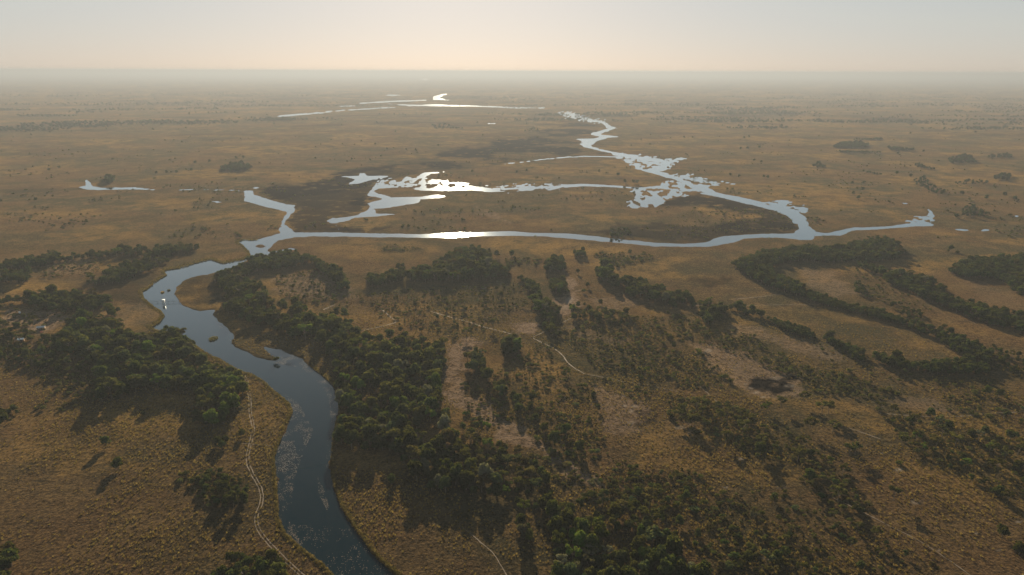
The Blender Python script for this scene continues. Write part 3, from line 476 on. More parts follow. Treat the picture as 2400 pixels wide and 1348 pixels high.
def leaf_material(name, warm=(.13, .12, .03), light=.28):
    """tone comes from the object colour; clumps and each plant differ a little"""
    m, N, L, B = mat_new(name)
    N.remove(B); out = N['Material Output']
    oi = N.new('ShaderNodeObjectInfo'); tc = N.new('ShaderNodeTexCoord').outputs['Object']
    pos = N.new('ShaderNodeNewGeometry').outputs['Position']
    cl = noise_node(N, L, pos, .55, 2, .6)
    c = mixc(N, L, math_node(N, L, 'MULTIPLY', ramp(N, L, cl, .42, .72), .55), oi.outputs['Color'], warm)
    hsv = N.new('ShaderNodeHueSaturation'); L.new(c, hsv.inputs['Color'])
    v = N.new('ShaderNodeMapRange'); v.inputs[3].default_value = .55; v.inputs[4].default_value = 1.6; L.new(oi.outputs['Random'], v.inputs[0]); L.new(v.outputs[0], hsv.inputs['Value'])
    hh = N.new('ShaderNodeMapRange'); hh.inputs[3].default_value = .475; hh.inputs[4].default_value = .515; L.new(oi.outputs['Random'], hh.inputs[0]); L.new(hh.outputs[0], hsv.inputs['Hue'])
    d = N.new('ShaderNodeBsdfDiffuse'); t = N.new('ShaderNodeBsdfTranslucent')
    L.new(hsv.outputs[0], d.inputs['Color'])
    g = mixc(N, L, .4, hsv.outputs[0], (.13, .13, .015)); L.new(g, t.inputs['Color'])
    mx = N.new('ShaderNodeMixShader'); mx.inputs[0].default_value = light
    L.new(d.outputs[0], mx.inputs[1]); L.new(t.outputs[0], mx.inputs[2]); L.new(mx.outputs[0], out.inputs['Surface'])
    return m

def plain(name, col, rough=.7, vary=.35, scale=2.0):
    m, N, L, B = mat_new(name)
    tc = N.new('ShaderNodeTexCoord').outputs['Object']
    f = noise_node(N, L, tc, scale, 3, .6)
    L.new(mixc(N, L, f, tuple(q * (1 - vary) for q in col), tuple(min(1, q * (1 + vary)) for q in col)), B.inputs['Base Color'])
    B.inputs['Roughness'].default_value = rough
    return m

M_GROUND = ground_material(); M_WATER = water_material()
M_LEAF = leaf_material('broad leaf foliage', (.085, .095, .018), .36); M_THIN = leaf_material('feathery foliage', (.11, .095, .026), .35)
M_BARK = plain('grey brown bark', (.10, .075, .05)); M_GRASS = leaf_material('dry grass', (.33, .22, .08), .4)
M_TRACK = plain('pale track sand', (.066, .046, .027), .9, .3, .3)
M_PAD = plain('lily pads', (.060, .045, .034), .9, .4, .4)
M_WHITE = plain('white painted metal', (.72, .73, .72), .5, .08); M_GREYROOF = plain('grey roof', (.30, .32, .33), .6, .2)
M_POST = plain('weathered wood', (.07, .055, .04), .85, .3); M_ORANGE = plain('orange canvas', (.60, .20, .10), .8, .15); M_WALL = plain('mud wall', (.22, .16, .11), .9, .2)

# ------------------------------------------------------------------ ground sheet: one polar sheet out to the horizon, river beds sunk into it
def build_ground():
    az = np.concatenate([np.arange(-180, -52, 4.0), np.arange(-52, 52.01, 0.09), np.arange(56, 180, 4.0)]); az = np.radians(az)
    py = np.arange(1500, 176, -2.2)
    dep = PITCH + np.arctan((py - 674) / FPX)
    r = CAM_H / np.tan(dep)
    r = np.concatenate([[8, 30, 60, 90, 110], r[r > 120], [46000, 60000, 80000]])
    R, A = np.meshgrid(r, az, indexing='ij'); X = R * np.sin(A); Y = R * np.cos(A)
    nr, na = X.shape
    x = X.ravel(); y = Y.ravel()
    px, py = project(x, y, np.full_like(x, .3))
    ok = np.isfinite(px) & (px > -500) & (px < 2900) & (py > 160) & (py < 1560)
    idx = np.nonzero(ok)[0]
    wx = x[idx]; wy = y[idx]; qx = px[idx]; qy = py[idx]
    dist = np.hypot(wx, wy); ppm = FPX / np.hypot(dist, CAM_H)              # photo pixels per metre
    fs = CAM_H / np.hypot(dist, CAM_H)
    # ragged outlines: shift the look-up a little, in metres
    n1 = fbm(wx / 14, wy / 14, 1) - .5; n2 = fbm(wx / 14, wy / 14, 2) - .5
    m1 = fbm(wx / 4, wy / 4, 5, 2) - .5; m2 = fbm(wx / 4, wy / 4, 6, 2) - .5
    far = np.clip(dist / 900, 1, 3)
    ux = qx + (n1 * 7 + m1 * 2.2) * far * ppm; uy = qy + (n2 * 7 + m2 * 2.2) * far * ppm * fs
    lx = qx + (n1 * 26 + m1 * 8) * far * ppm; ly = qy + (n2 * 26 + m2 * 8) * far * ppm * fs
    wat = np.full(len(idx), -30.0)
    for P in WATER: wat = np.maximum(wat, sdf(P, ux, uy, 30))
    for P, w in THIN_WATER:
        P2 = P + P[::-1]
        d = np.full(len(idx), 30.0); k = (uy > min(p[1] for p in P) - 8) & (uy < max(p[1] for p in P) + 8)
        d[k] = -sdf(P2, ux[k], uy[k], 8) if k.any() else 8
        wat = np.maximum(wat, w * (1 + .9 * (fbm(wx / 60, wy / 60, 9) - .5)) - np.abs(d))
    isl = sdf(pts("598,576 604,573 613,573 620,577 614,581 604,581"), ux, uy, 30)
    wat = np.where(isl > -6, np.minimum(wat, -isl), wat)
    for P in MARSH:
        s = sdf(P, lx, ly, 20)
        pat = fbm(wx / 9, wy / 24, 31, 3) - .47
        wat = np.where(s > 0, pat * 16 + .15 - np.clip(2 - s, 0, 2), wat)
    for P, w in CHANNEL:
        d = np.full(len(idx), 30.0); k = (uy > min(p[1] for p in P) - 12) & (uy < max(p[1] for p in P) + 12)
        d[k] = -sdf(P + P[::-1], ux[k], uy[k], 12)
        wat = np.maximum(wat, w - np.abs(d))
    # reed islets inside broad water
    land = -wat
    z = np.full(len(x), .5); zz = np.clip(land / 3.0, -1, 1)
    z[idx] = np.where(zz > 0, .5 * zz, 1.1 * zz)
    att = {k: np.zeros(len(x), np.float32) for k in ('burnt', 'sand', 'pale', 'green', 'gold', 'wet')}
    for key, src in (('burnt', BURNT), ('sand', SAND), ('green', GREEN), ('gold', GOLD)):
        a = np.zeros(len(idx))
        for P, k in src:
            soft = {'burnt': 7, 'sand': 9, 'green': 14, 'gold': 14}[key]
            a = np.maximum(a, k * np.clip(.5 + sdf(P, lx, ly, 40) / soft, 0, 1))
        att[key][idx] = a
    a = np.zeros(len(idx)); sx = qx + (n1 * 8 + m1 * 6) * ppm * .35; sy = qy + (n2 * 8 + m2 * 6) * ppm * fs * .35
    for cx, cy, rx, ry in SPOTS:
        q = np.sqrt(((sx - cx) / rx) ** 2 + ((sy - cy) / ry) ** 2)
        ring = np.clip(1.6 - q * 1.3, 0, 1)
        if rx > 10: ring *= np.clip(.25 + q * .9, 0, 1)
        a = np.maximum(a, ring * (.35 + .65 * np.clip((fbm(wx / 2.2, wy / 2.2, 44, 2) - .3) * 3, 0, 1)))
    att['pale'][idx] = a * .75
    att['wet'][idx] = np.clip(1 - np.abs(land - 1) / (1.8 * ppm + 2.5), 0, 1) * np.clip((qy - 250) / 200, 0, 1) * .25
    # scattered burnt / pale flecks of the far plain
    faru = np.clip((420 - qy) / 140, 0, 1)
    streak = fbm(wx / 240, wy / 150, 71, 4)
    att['burnt'][idx] *= np.where(qy < 640, np.clip((fbm(wx / 75, wy / 110, 61, 3) - .31 - .06 * np.clip((410 - qy) / 60, 0, 1)) * 6, .15 + .65 * np.clip((qy - 370) / 50, 0, 1), 1), 1)
    att['burnt'][idx] = np.maximum(att['burnt'][idx], faru * np.clip((streak - .60) * 6, 0, .55))
    att['gold'][idx] = np.maximum(att['gold'][idx], np.clip((fbm(wx / 130, wy / 90, 81, 3) - .54) * 5, 0, .6))
    i = (np.arange(nr - 1)[:, None] * na + np.arange(na)[None, :]); j = np.roll(i, -1, axis=1)
    faces = np.stack([i, j, j + na, i + na], -1).reshape(-1, 4)
    # drop slivers: wrap column is the gap at the back, kept so the sheet is closed all round
    V = np.stack([x, y, z], 1)
    me = new_mesh('ground', V, faces, M_GROUND, smooth=True)
    for k, v in att.items():

        t = me.attributes.new(k, 'FLOAT', 'POINT'); t.data.foreach_set('value', v)
    o = link('ground', me, kind='structure')
    # water sheet under the whole delta, seen wherever the bed dips below it
    k = 96; t = np.arange(k) * 2 * math.pi / k
    rr = [0.01, 300, 1200, 4000, 14000, 60000]
    v = np.vstack([np.stack([q * np.cos(t), q * np.sin(t), np.zeros(k)], 1) for q in rr])
    f = np.array([[a * k + b, a * k + (b + 1) % k, (a + 1) * k + (b + 1) % k, (a + 1) * k + b] for a in range(len(rr) - 1) for b in range(k)])
    link('water', new_mesh('water', v, f, M_WATER), kind='structure')
build_ground()

def is_water(px, py):
    px = np.asarray(px, float); py = np.asarray(py, float); r = np.zeros(px.shape, bool)
    for P in WATER[:1]: r |= inside(P, px, py)
    return r

# ------------------------------------------------------------------ tracks and paths: ribbons just above the soil
def ribbon(P, width, z, name, wob=.25, offset=0.0):
    P = np.array(P, float)
    gx, gy = ground(P[:, 0], P[:, 1], .5); Q = np.stack([gx, gy], 1)
    seg = np.linalg.norm(np.diff(Q, axis=0), axis=1); s = np.concatenate([[0], np.cumsum(seg)])
    n = int(s[-1] / 1.6) + 3; u = np.linspace(0, s[-1], n)
    C = np.stack([np.interp(u, s, Q[:, 0]), np.interp(u, s, Q[:, 1])], 1)
    for _ in range(6): C[1:-1] = .5 * C[1:-1] + .25 * (C[:-2] + C[2:])
    C[1:-1] += (np.stack([fbm(u / 9, u * 0, 3), fbm(u / 9, u * 0, 4)], 1)[1:-1] - .5) * .9
    d = np.gradient(C, axis=0); d /= np.linalg.norm(d, axis=1, keepdims=True) + 1e-9
    nrm = np.stack([-d[:, 1], d[:, 0]], 1); C = C + nrm * offset
    wl_ = width * (.5 + wob * (fbm(u / 1.7, u * 0 + offset, 13, 2) - .5)); wr_ = width * (.5 + wob * (fbm(u / 1.7, u * 0 + offset, 23, 2) - .5))
    a = C + nrm * wl_[:, None]; b = C - nrm * wr_[:, None]
    v = np.vstack([np.column_stack([a, np.full(n, z)]), np.column_stack([b, np.full(n, z)])])
    f = np.array([[i, i + 1, n + i + 1, n + i] for i in range(n - 1)])
    return v, f
for P in RUT_TRACKS:
    v, f = merge([ribbon(P, .42, .53, '', .8, -.68), ribbon(P, .42, .534, '', .8, .68)])
    link('track', new_mesh('track', v, f, M_TRACK), kind='structure')
for P, w in PATHS:
    v, f = ribbon(P, w * .7, .54, '', .9)
    link('path', new_mesh('path', v, f, M_TRACK), kind='structure')

# ------------------------------------------------------------------ plant prototypes (meshes shared by every copy)
def lobes_mesh(name, lobes, nq, qs, mat, inner=.15):
    c = []; n = []; s = []
    tot = sum(l[3] * l[4] for l in lobes)
    for (lx, ly, lz, rxy, rz) in lobes:
        k = max(12, int(nq * rxy * rz / tot))
        d = RNG.normal(size=(k, 3)); d[:, 2] = np.abs(d[:, 2]) * 1.0 - .35 * (RNG.random(k) < .35) * np.abs(d[:, 2]) * 2
        d /= np.linalg.norm(d, axis=1, keepdims=True)
        rad = 1 - inner * RNG.random((k, 1)) ** 2 + .10 * RNG.normal(size=(k, 1))
        p = d * rad * [rxy, rxy, rz] + [lx, ly, lz]
        c.append(p); n.append(d + RNG.normal(size=(k, 3)) * .55); s.append(qs * RNG.uniform(.55, 1.25, k))
    v, f = quads(np.vstack(c), np.vstack(n), np.concatenate(s))
    v[:, 2] = np.maximum(v[:, 2], .05)
    return new_mesh(name, v, f, mat)

def trunk_mesh(name, h, r, limbs, lean=.05):
    parts = []; top = np.array([RNG.normal() * lean * h, RNG.normal() * lean * h, h])
    mid = top * .5 + [RNG.normal() * .1, RNG.normal() * .1, 0]
    parts += [tube((0, 0, -.4), mid, r, r * .75), tube(mid, top, r * .75, r * .5)]
    for (x, y, z) in limbs: parts.append(tube(mid + (top - mid) * RNG.uniform(.2, .9), (x, y, z), r * .45, r * .12, 5))
    v, f = merge(parts); return new_mesh(name, v, f, M_BARK)

PROTO = {}
def make_protos():
    P = []
    for i in range(7):                                    # broad evergreen, 10 m
        nl = RNG.integers(8, 14); L_ = [(0, 0, 6.2, 2.6, 2.6)]
        W = RNG.uniform(2.2, 3.2)
        for k in range(nl):
            a = RNG.uniform(0, 6.28); rr = W * math.sqrt(RNG.uniform(.1, 1)); zz = RNG.uniform(3.6, 8.6) - rr * .45
            L_.append((rr * math.cos(a), rr * math.sin(a), zz, RNG.uniform(1.1, 2.0), RNG.uniform(.9, 1.6)))
        P.append((lobes_mesh('crown', L_, 1000, .46, M_LEAF), trunk_mesh('trunk', 5.5, .32, [(l[0] * .8, l[1] * .8, l[2]) for l in L_[1:6]])))
    PROTO['round'] = P; P = []
    for i in range(6):                                    # open crowned thorn tree, 8 m
        L_ = []; nl = RNG.integers(6, 11); flat = RNG.uniform(.35, .6)
        for k in range(nl):
            a = RNG.uniform(0, 6.28); rr = 2.9 * math.sqrt(RNG.uniform(.05, 1)); zz = RNG.uniform(5.0, 7.4) - rr * .2
            q = RNG.uniform(.7, 1.4); L_.append((rr * math.cos(a), rr * math.sin(a), zz, q, q * flat))
        P.append((lobes_mesh('crown', L_, 420, .36, M_THIN, .5), trunk_mesh('trunk', 4.6, .2, [(l[0], l[1], l[2]) for l in L_], .08)))
    PROTO['acacia'] = P; P = []
    for i in range(3):                                    # fan palm, 9 m
        c = []; n = []; s = []
        vs = []
        for k in range(26):
            a = RNG.uniform(0, 6.28); e = RNG.uniform(-.5, 1.2)
            d = np.array([math.cos(a) * math.cos(e), math.sin(a) * math.cos(e), math.sin(e)])
            side = np.cross(d, [0, 0, 1.0]); side /= np.linalg.norm(side) + 1e-6
            o = np.array([0, 0, 8.0]); L2 = RNG.uniform(1.1, 1.6)
            for q in (-1, -.5, 0, .5, 1):
                tip = o + d * L2 * (1 - .12 * abs(q)) + side * q * .75 - np.array([0, 0, .25]); b = o + d * L2 * .45
                vs.append([b - side * .08, b + side * .08, tip + side * .07, tip - side * .07])
        v = np.array(vs).reshape(-1, 3); f = np.arange(len(v)).reshape(-1, 4)
        cm = new_mesh('crown', v, f, M_LEAF); tm = trunk_mesh('trunk', 8.2, .2, [], .03)
        P.append((cm, tm))
    PROTO['palm'] = P; P = []
    for i in range(6):                                    # bush, 2.6 m high
        L_ = []
        for k in range(RNG.integers(3, 7)):
            a = RNG.uniform(0, 6.28); rr = RNG.uniform(0, 1.2); L_.append((rr * math.cos(a), rr * math.sin(a), RNG.uniform(.6, 1.5), RNG.uniform(.6, 1.1), RNG.uniform(.5, 1.0)))
        P.append((lobes_mesh('shrub', L_, 150, .27, M_LEAF, .3), None))
    PROTO['shrub'] = P; P = []
    for i in range(5):                                    # grass tussock, .9 m
        k = 14; a = RNG.uniform(0, 6.28, k); e = RNG.uniform(.5, 1.4, k); L2 = RNG.uniform(.6, 1.05, k)
        d = np.stack([np.cos(a) * np.cos(e), np.sin(a) * np.cos(e), np.sin(e)], 1); sd = np.stack([-np.sin(a), np.cos(a), a * 0], 1)
        b = np.stack([np.cos(a), np.sin(a), a * 0], 1) * .12
        v = np.stack([b - sd * .09, b + sd * .09, b + d * L2[:, None] + sd * .05, b + d * L2[:, None] - sd * .05], 1).reshape(-1, 3)
        P.append((new_mesh('grass', v, np.arange(k * 4).reshape(-1, 4), M_GRASS), None))
    PROTO['grass'] = P
make_protos()
TONE = {'dark': (.013, .030, .011), 'bright': (.040, .080, .012), 'olive': (.040, .044, .013), 'grey': (.026, .044, .024), 'pale': (.085, .085, .062), 'yellow': (.10, .085, .018), 'deep': (.008, .021, .010), 'brown': (.060, .044, .020)}

# ------------------------------------------------------------------ where every tree and bush stands
plants = []                                               # x, y, kind, tone, height, place phrase, spread
def add(x, y, kind, tone, h, phrase, w=1.0): plants.append((float(x), float(y), kind, tone, float(h), phrase, float(w)))
for (px, py, kind, tone, h, ph) in SINGLES:
    x, y = ground(px, py); add(x, y, kind, tone, h, ph, 1.0)

def darts(poly, spacing_fn, tries, accept):
    """random feet inside a photo outline, kept apart on the ground"""
    P = np.array(poly, float); x0, y0 = P.min(0); x1, y1 = P.max(0)
    gx, gy = ground(np.array([x0, x1, x0, x1]), np.array([y1, y1, max(y0, 176), max(y0, 176)]))
    out = []; cell = {}
    X = RNG.uniform(gx.min(), gx.max(), tries); Y = RNG.uniform(gy.min() - 5, gy.max() + 5, tries)
    H = spacing_fn(tries); ok = accept(X, Y, H)
    g = float(np.max(H[:, 1])) + .01
    for x, y, (h, sp) in zip(X[ok], Y[ok], H[ok]):
        cx, cy = int(x // g), int(y // g); bad = False
        for a in (-1, 0, 1):
            for b in (-1, 0, 1):
                for (ox, oy, os) in cell.get((cx + a, cy + b), ()):
                    if (ox - x) ** 2 + (oy - y) ** 2 < (.5 * (sp + os)) ** 2: bad = True; break
                if bad: break
            if bad: break
        if bad: continue
        cell.setdefault((cx, cy), []).append((x, y, sp)); out.append((x, y, h))
    return out

for poly, dens, (h0, h1), openness, places in WOODS:
    P = pts(poly); arr = np.array(P)
    gx, gy = ground(arr[:, 0], np.maximum(arr[:, 1], 178)); area = abs(np.sum(gx * np.roll(gy, -1) - gy * np.roll(gx, -1))) / 2
    bb = (gx.max() - gx.min()) * (gy.max() - gy.min() + 10)
    hm = (h0 + h1) / 2
    tries = int(min(60000, 9 * bb / (hm * .54 * dens) ** 2)) + 40
    def spc(n, h0=h0, h1=h1, dens=dens):
        h = h0 * .7 + (h1 - h0 * .7) * RNG.random(n) ** 1.2; return np.stack([h, h * .54 * dens], 1)
    def acc(X, Y, H, P=P, hedge=openness <= .05):
        bx, by = project(X, Y, .5 + X * 0); cx, cy = project(X, Y, H[:, 0] * .55); tx, ty = project(X, Y, H[:, 0] * .92)
        return inside(P, cx, cy) & inside(P, bx, by - (6 if hedge else 1)) & (inside(P, tx, ty) | (RNG.random(len(X)) < (.45 if hedge else .15))) & ~is_water(bx, by) & (hedge | (fbm(X / 15, Y / 15, 77, 2) + RNG.uniform(-.1, .1, len(X)) > .39))
    for x, y, h in darts(P, spc, tries, acc):
        qx, qy = project(x, y, h * .5); k = min(range(len(places)), key=lambda i: (places[i][1] - qx) ** 2 + 4 * (places[i][2] - qy) ** 2)
        kind = 'acacia' if random.random() < openness else 'round'
        u = fbm(np.array([x / 45]), np.array([y / 45]), 91)[0] + random.uniform(-.28, .28)
        tone = 'deep' if u < .36 else 'dark' if u < .54 else 'grey' if u < .64 else 'olive' if u < .77 else 'bright'
        if kind == 'acacia': tone = random.choice(('olive', 'olive', 'brown', 'bright', 'grey'))
        if openness >= .45 and kind == 'round': tone = random.choice(('olive', 'brown', 'dark'))
        if random.random() < .06: tone = 'pale'
        add(x, y, kind, tone, h, places[k][0], RNG.uniform(.72, 1.0))

SCRUB = [                                                 # outline, bushes per 100 m2, height range, phrase
 ("640,640 740,630 830,690 820,725 740,715 660,700", 1.2, (.8, 2), "on the pale clearing inside the central wood"),
 ("830,690 1230,662 1240,715 1110,790 980,775 850,720", 1.3, (.8, 2), "on the open grass between belt and central wood"),
 ("1080,890 1115,900 1170,950 1200,985 1160,1000 1110,1000 1090,960", 1.6, (1.4, 2.8), "dotted over the winding sand strip"),
 ("1140,890 1270,800 1340,880 1420,890 1560,930 1500,945 1400,905 1390,960 1420,1030 1330,1090 1260,1050 1200,980 1150,940", 1.6, (1, 2.6), "on the scrub right of the winding sand"),
 ("1360,760 1560,735 1700,740 1620,800 1720,900 1640,915 1500,890 1390,860 1320,800", 1.7, (1, 2.6), "on the scrub below the diagonal wood"),
 ("1620,760 1760,785 1870,855 2010,890 2130,920 2060,940 1900,918 1780,855 1640,800", 3.2, (1, 2.4), "on the green scrub bank above the mud pan"),
 ("1900,800 1960,815 2040,850 2130,870 2300,880 2400,940 2400,1000 2200,960 2000,925", 1.2, (1, 2.4), "on the slope below the golden field"),
 ("1560,925 1680,940 1850,1010 1980,1080 2040,1200 1960,1200 1850,1100 1700,1040 1560,985", 2.4, (1, 2.8), "along the open ridge"),
 ("2050,960 2250,985 2440,1040 2440,1230 2300,1140 2130,1050", 1.8, (1, 2.6), "on the shadowed right-hand ridge"),
 ("1470,1110 1620,1105 1740,1170 1860,1260 1990,1400 1680,1400 1600,1250 1520,1190", 3.0, (1, 2.8), "on the green scrub right of the dark wood"),
 ("1740,1150 1900,1150 2050,1250 2200,1400 2000,1400 1850,1240", 1.3, (.8, 2), "on the brown slope at the bottom right"),
 ("1280,1060 1420,1060 1500,1100 1520,1180 1440,1200 1330,1170 1290,1110", 2.6, (1.2, 2.8), "around the pale gully"),
 ("1090,1020 1250,1070 1290,1150 1200,1140 1120,1080", 2.2, (1.2, 3), "under the open trees below the sand"),
 ("410,1118 500,1100 580,1130 580,1185 490,1190 440,1150", 3.0, (1, 2.4), "in the round thicket by the track"),
 ("0,790 130,790 220,870 240,930 170,965 80,960 130,900 0,860", 1.8, (1, 2.6), "on the sparse left scrubland"),
 ("0,715 150,735 160,760 60,790 0,780", .7, (1, 3), "around the pale left clearing"),
 ("90,605 240,608 230,640 110,655 60,650", 1.2, (1, 2.5), "inside the far left wood"),
 ("1180,606 1270,610 1262,622 1190,622", 2.0, (1.5, 3), "in the low row right of the central belt"),
 ("1390,595 1520,592 1530,610 1440,628 1395,612", 2.2, (1.2, 2.8), "on the bushy patch below the main channel"),
 ("880,583 930,574 985,584 988,590 930,592 890,594", 2.5, (1, 2), "on the green patch below the main channel"),
 ("1980,620 2070,650 2200,740 2250,790 2150,770 2040,700", 1.5, (1, 2.6), "inside the right loop"),
 ("1640,495 1730,505 1800,520 1860,538 1700,550 1560,560 1560,520", .5, (1, 2.5), "on the burnt island"),
]
for poly, dens, (h0, h1), ph in SCRUB:
    P = pts(poly); arr = np.array(P); gx, gy = ground(arr[:, 0], arr[:, 1])
    area = abs(np.sum(gx * np.roll(gy, -1) - gy * np.roll(gx, -1))) / 2; bb = (gx.max() - gx.min()) * (gy.max() - gy.min() + 10)
    sp0 = 10 / math.sqrt(dens) * .40
    def spc(n): h = .45 + (h1 - .45) * RNG.random(n) ** 3.2; return np.stack([h, np.full(n, sp0) * RNG.uniform(.4, 1.3, n)], 1)
    def acc(X, Y, H):
        bx, by = project(X, Y, .5 + X * 0); return inside(P, bx, by) & ~is_water(bx, by) & (fbm(X / 16, Y / 16, 55, 2) + RNG.uniform(-.2, .2, len(X)) > .45)
    for x, y, h in darts(P, spc, int(min(90000, 7 * bb / sp0 ** 2)) + 30, acc):
        add(x, y, 'shrub', random.choice(('dark', 'olive', 'olive', 'grey', 'brown')), h, ph, RNG.uniform(.9, 1.7))

# scattered low bushes of the middle plain
n = 26000; qx = RNG.uniform(0, 2400, n); qy = 560 - 240 * RNG.random(n) ** 1.0; X, Y = ground(qx, qy)
k = (fbm(X / 60, Y / 60, 501, 3) > .60) & (RNG.random(n) < .30)
for P in WATER: k &= ~(sdf(P, qx, qy, 6) > -3)
for x, y in zip(X[k], Y[k]): add(x, y, 'shrub', 'olive', RNG.uniform(.8, 2.8), "on the open plain beyond the main channel", RNG.uniform(1, 1.8))
# ------------------------------------------------------------------ individuals: the 300 of each kind that show largest; the rest one mass per kind
TONE_WORD = {'dark': 'dark', 'deep': 'blackish', 'bright': 'bright', 'olive': 'olive', 'grey': 'greyish', 'pale': 'pale', 'yellow': 'yellowish', 'brown': 'brownish'}
KIND = {'round': ('evergreen_tree', 'tree', 10.0, 'dense'), 'acacia': ('thorn_tree', 'tree', 8.0, 'open-crowned'), 'palm': ('palm_tree', 'palm', 9.0, 'slim'), 'shrub': ('shrub', 'bush', 2.4, 'low')}
NOUN = {'round': 'tree', 'acacia': 'thorn tree', 'palm': 'palm', 'shrub': 'bush'}
ORD = ['', 'second', 'third', 'fourth', 'fifth', 'sixth', 'seventh', 'eighth', 'ninth', 'tenth', 'eleventh', 'twelfth', 'thirteenth', 'fourteenth', 'fifteenth', 'sixteenth', 'seventeenth', 'eighteenth', 'nineteenth', 'twentieth']
mass = {}
LIMIT = 300
for kind, (name, cat, ph0, shape) in KIND.items():
    L_ = [p for p in plants if p[2] == kind]
    def shown(p):
        qx, qy = project(p[0], p[1], p[4] * .5)
        if not (-15 < qx < 2415 and 168 < qy < 1365): return 0
        return p[4] / math.hypot(p[0], p[1], CAM_H)
    L_.sort(key=shown, reverse=True)
    singles = {(s[0], s[1]) for s in ()}
    ind = [p for p in L_ if shown(p) > 0][:LIMIT]; rest = L_[len(ind):]
    mass[kind] = rest
    by = {}
    for p in ind: by.setdefault((p[5], p[3]), []).append(p)
    k = 0
    for (place, tone), G in by.items():
        G.sort(key=lambda p: float(project(p[0], p[1], 1)[0]))
        n = len(G)
        for i, (x, y, _, _, h, _, w) in enumerate(G):
            adj = f"{TONE_WORD[tone]} {NOUN[kind]}"
            if n == 1: lab = f"{shape} {adj} {place}"
            elif i == 0: lab = f"leftmost {adj} {place}"
            elif i == n - 1 and n < 3: lab = f"rightmost {adj} {place}"
            elif i >= n // 2 + 1: lab = f"{ORD[n - 1 - i]} {adj} from the right {place}" if i < n - 1 else f"rightmost {adj} {place}"
            elif i == n - 1: lab = f"rightmost {adj} {place}"
            else: lab = f"{ORD[min(i, 19)]} {adj} from the left {place}"
            cm, tm = PROTO[kind][k % len(PROTO[kind])]; k += 1
            s = h / ph0; rz = random.uniform(0, 6.283)
            if tm is None:
                o = link(name, cm); o.color = (*TONE[tone], 1)
            else:
                o = link(name, None); o.empty_display_size = 1
                c = link('crown', cm, o); c.color = (*TONE[tone], 1); link('trunk', tm, o)
            o.location = (x, y, .48); o.rotation_euler = (0, 0, rz); o.scale = (s * w, s * w * random.uniform(.9, 1.1), s)
            o['label'] = lab; o['category'] = cat; o['group'] = {'round': 'evergreen trees of the delta woods', 'acacia': 'thorn trees on the savanna', 'palm': 'palms on the open grass', 'shrub': 'bushes on the savanna'}[kind]

# ------------------------------------------------------------------ masses by geometry nodes: points that carry copies of the meshes above
def scatter(name, X, Y, S, sources, color, Z=None, **props):
    n = len(X)
    V = np.stack([X, Y, np.full(n, .48) if Z is None else Z], 1)
    me = bpy.data.meshes.new(name); me.vertices.add(n); me.vertices.foreach_set('co', V.astype(np.float32).ravel())
    for nm, arr, ty in (('size', np.asarray(S, np.float32), 'FLOAT'), ('turn', RNG.uniform(0, 6.28, n).astype(np.float32), 'FLOAT'), ('pick', RNG.integers(0, len(sources), n).astype(np.int32), 'INT')):
        a = me.attributes.new(nm, ty, 'POINT'); a.data.foreach_set('value', arr)
    o = link(name, me, kind='stuff', **props); o.color = (*color, 1)
    g = bpy.data.node_groups.new(name, 'GeometryNodeTree')
    g.interface.new_socket('Geometry', in_out='INPUT', socket_type='NodeSocketGeometry'); g.interface.new_socket('Geometry', in_out='OUTPUT', socket_type='NodeSocketGeometry')
    N = g.nodes; L = g.links
    gi = N.new('NodeGroupInput'); go = N.new('NodeGroupOutput'); jo = N.new('GeometryNodeJoinGeometry')
    for i, srcs in enumerate(sources):
        for src in srcs:
            inf = N.new('GeometryNodeObjectInfo'); inf.inputs[0].default_value = src; inf.transform_space = 'ORIGINAL'; inf.inputs['As Instance'].default_value = True
            ip = N.new('GeometryNodeInstanceOnPoints'); L.new(gi.outputs[0], ip.inputs['Points']); L.new(inf.outputs['Geometry'], ip.inputs['Instance'])
            at = N.new('GeometryNodeInputNamedAttribute'); at.data_type = 'INT'; at.inputs['Name'].default_value = 'pick'
            cp = N.new('FunctionNodeCompare'); cp.data_type = 'INT'; cp.operation = 'EQUAL'
            ai = [s for s in cp.inputs if s.enabled and s.type == 'INT']; L.new(at.outputs['Attribute'], ai[0]); ai[1].default_value = i
            L.new(cp.outputs[0], ip.inputs['Selection'])
            sz = N.new('GeometryNodeInputNamedAttribute'); sz.data_type = 'FLOAT'; sz.inputs['Name'].default_value = 'size'; L.new(sz.outputs['Attribute'], ip.inputs['Scale'])
            tn = N.new('GeometryNodeInputNamedAttribute'); tn.data_type = 'FLOAT'; tn.inputs['Name'].default_value = 'turn'
            cx = N.new('ShaderNodeCombineXYZ'); L.new(tn.outputs['Attribute'], cx.inputs[2]); L.new(cx.outputs[0], ip.inputs['Rotation'])
            L.new(ip.outputs[0], jo.inputs[0])
    L.new(jo.outputs[0], go.inputs[0])
    md = o.modifiers.new('scatter', 'NODES'); md.node_group = g
    return o

def first_users(kind):
    out = []
    for cm, tm in PROTO[kind]:
        oc = next((o for o in COL.objects if o.data is cm), None); ot = next((o for o in COL.objects if tm is not None and o.data is tm), None)
        if oc: out.append([q for q in (oc, ot) if q])
    return out
SRC = {k: first_users(k) for k in KIND}
for kind, nm, col in (('round', 'woodland', TONE['dark']), ('acacia', 'thorn_woodland', TONE['olive']), ('shrub', 'scrub', (.050, .050, .018))):
    R_ = mass[kind]
    if R_:
        scatter(nm, np.array([p[0] for p in R_]), np.array([p[1] for p in R_]), np.array([p[4] * p[6] for p in R_]) / KIND[kind][2], SRC[kind], col)

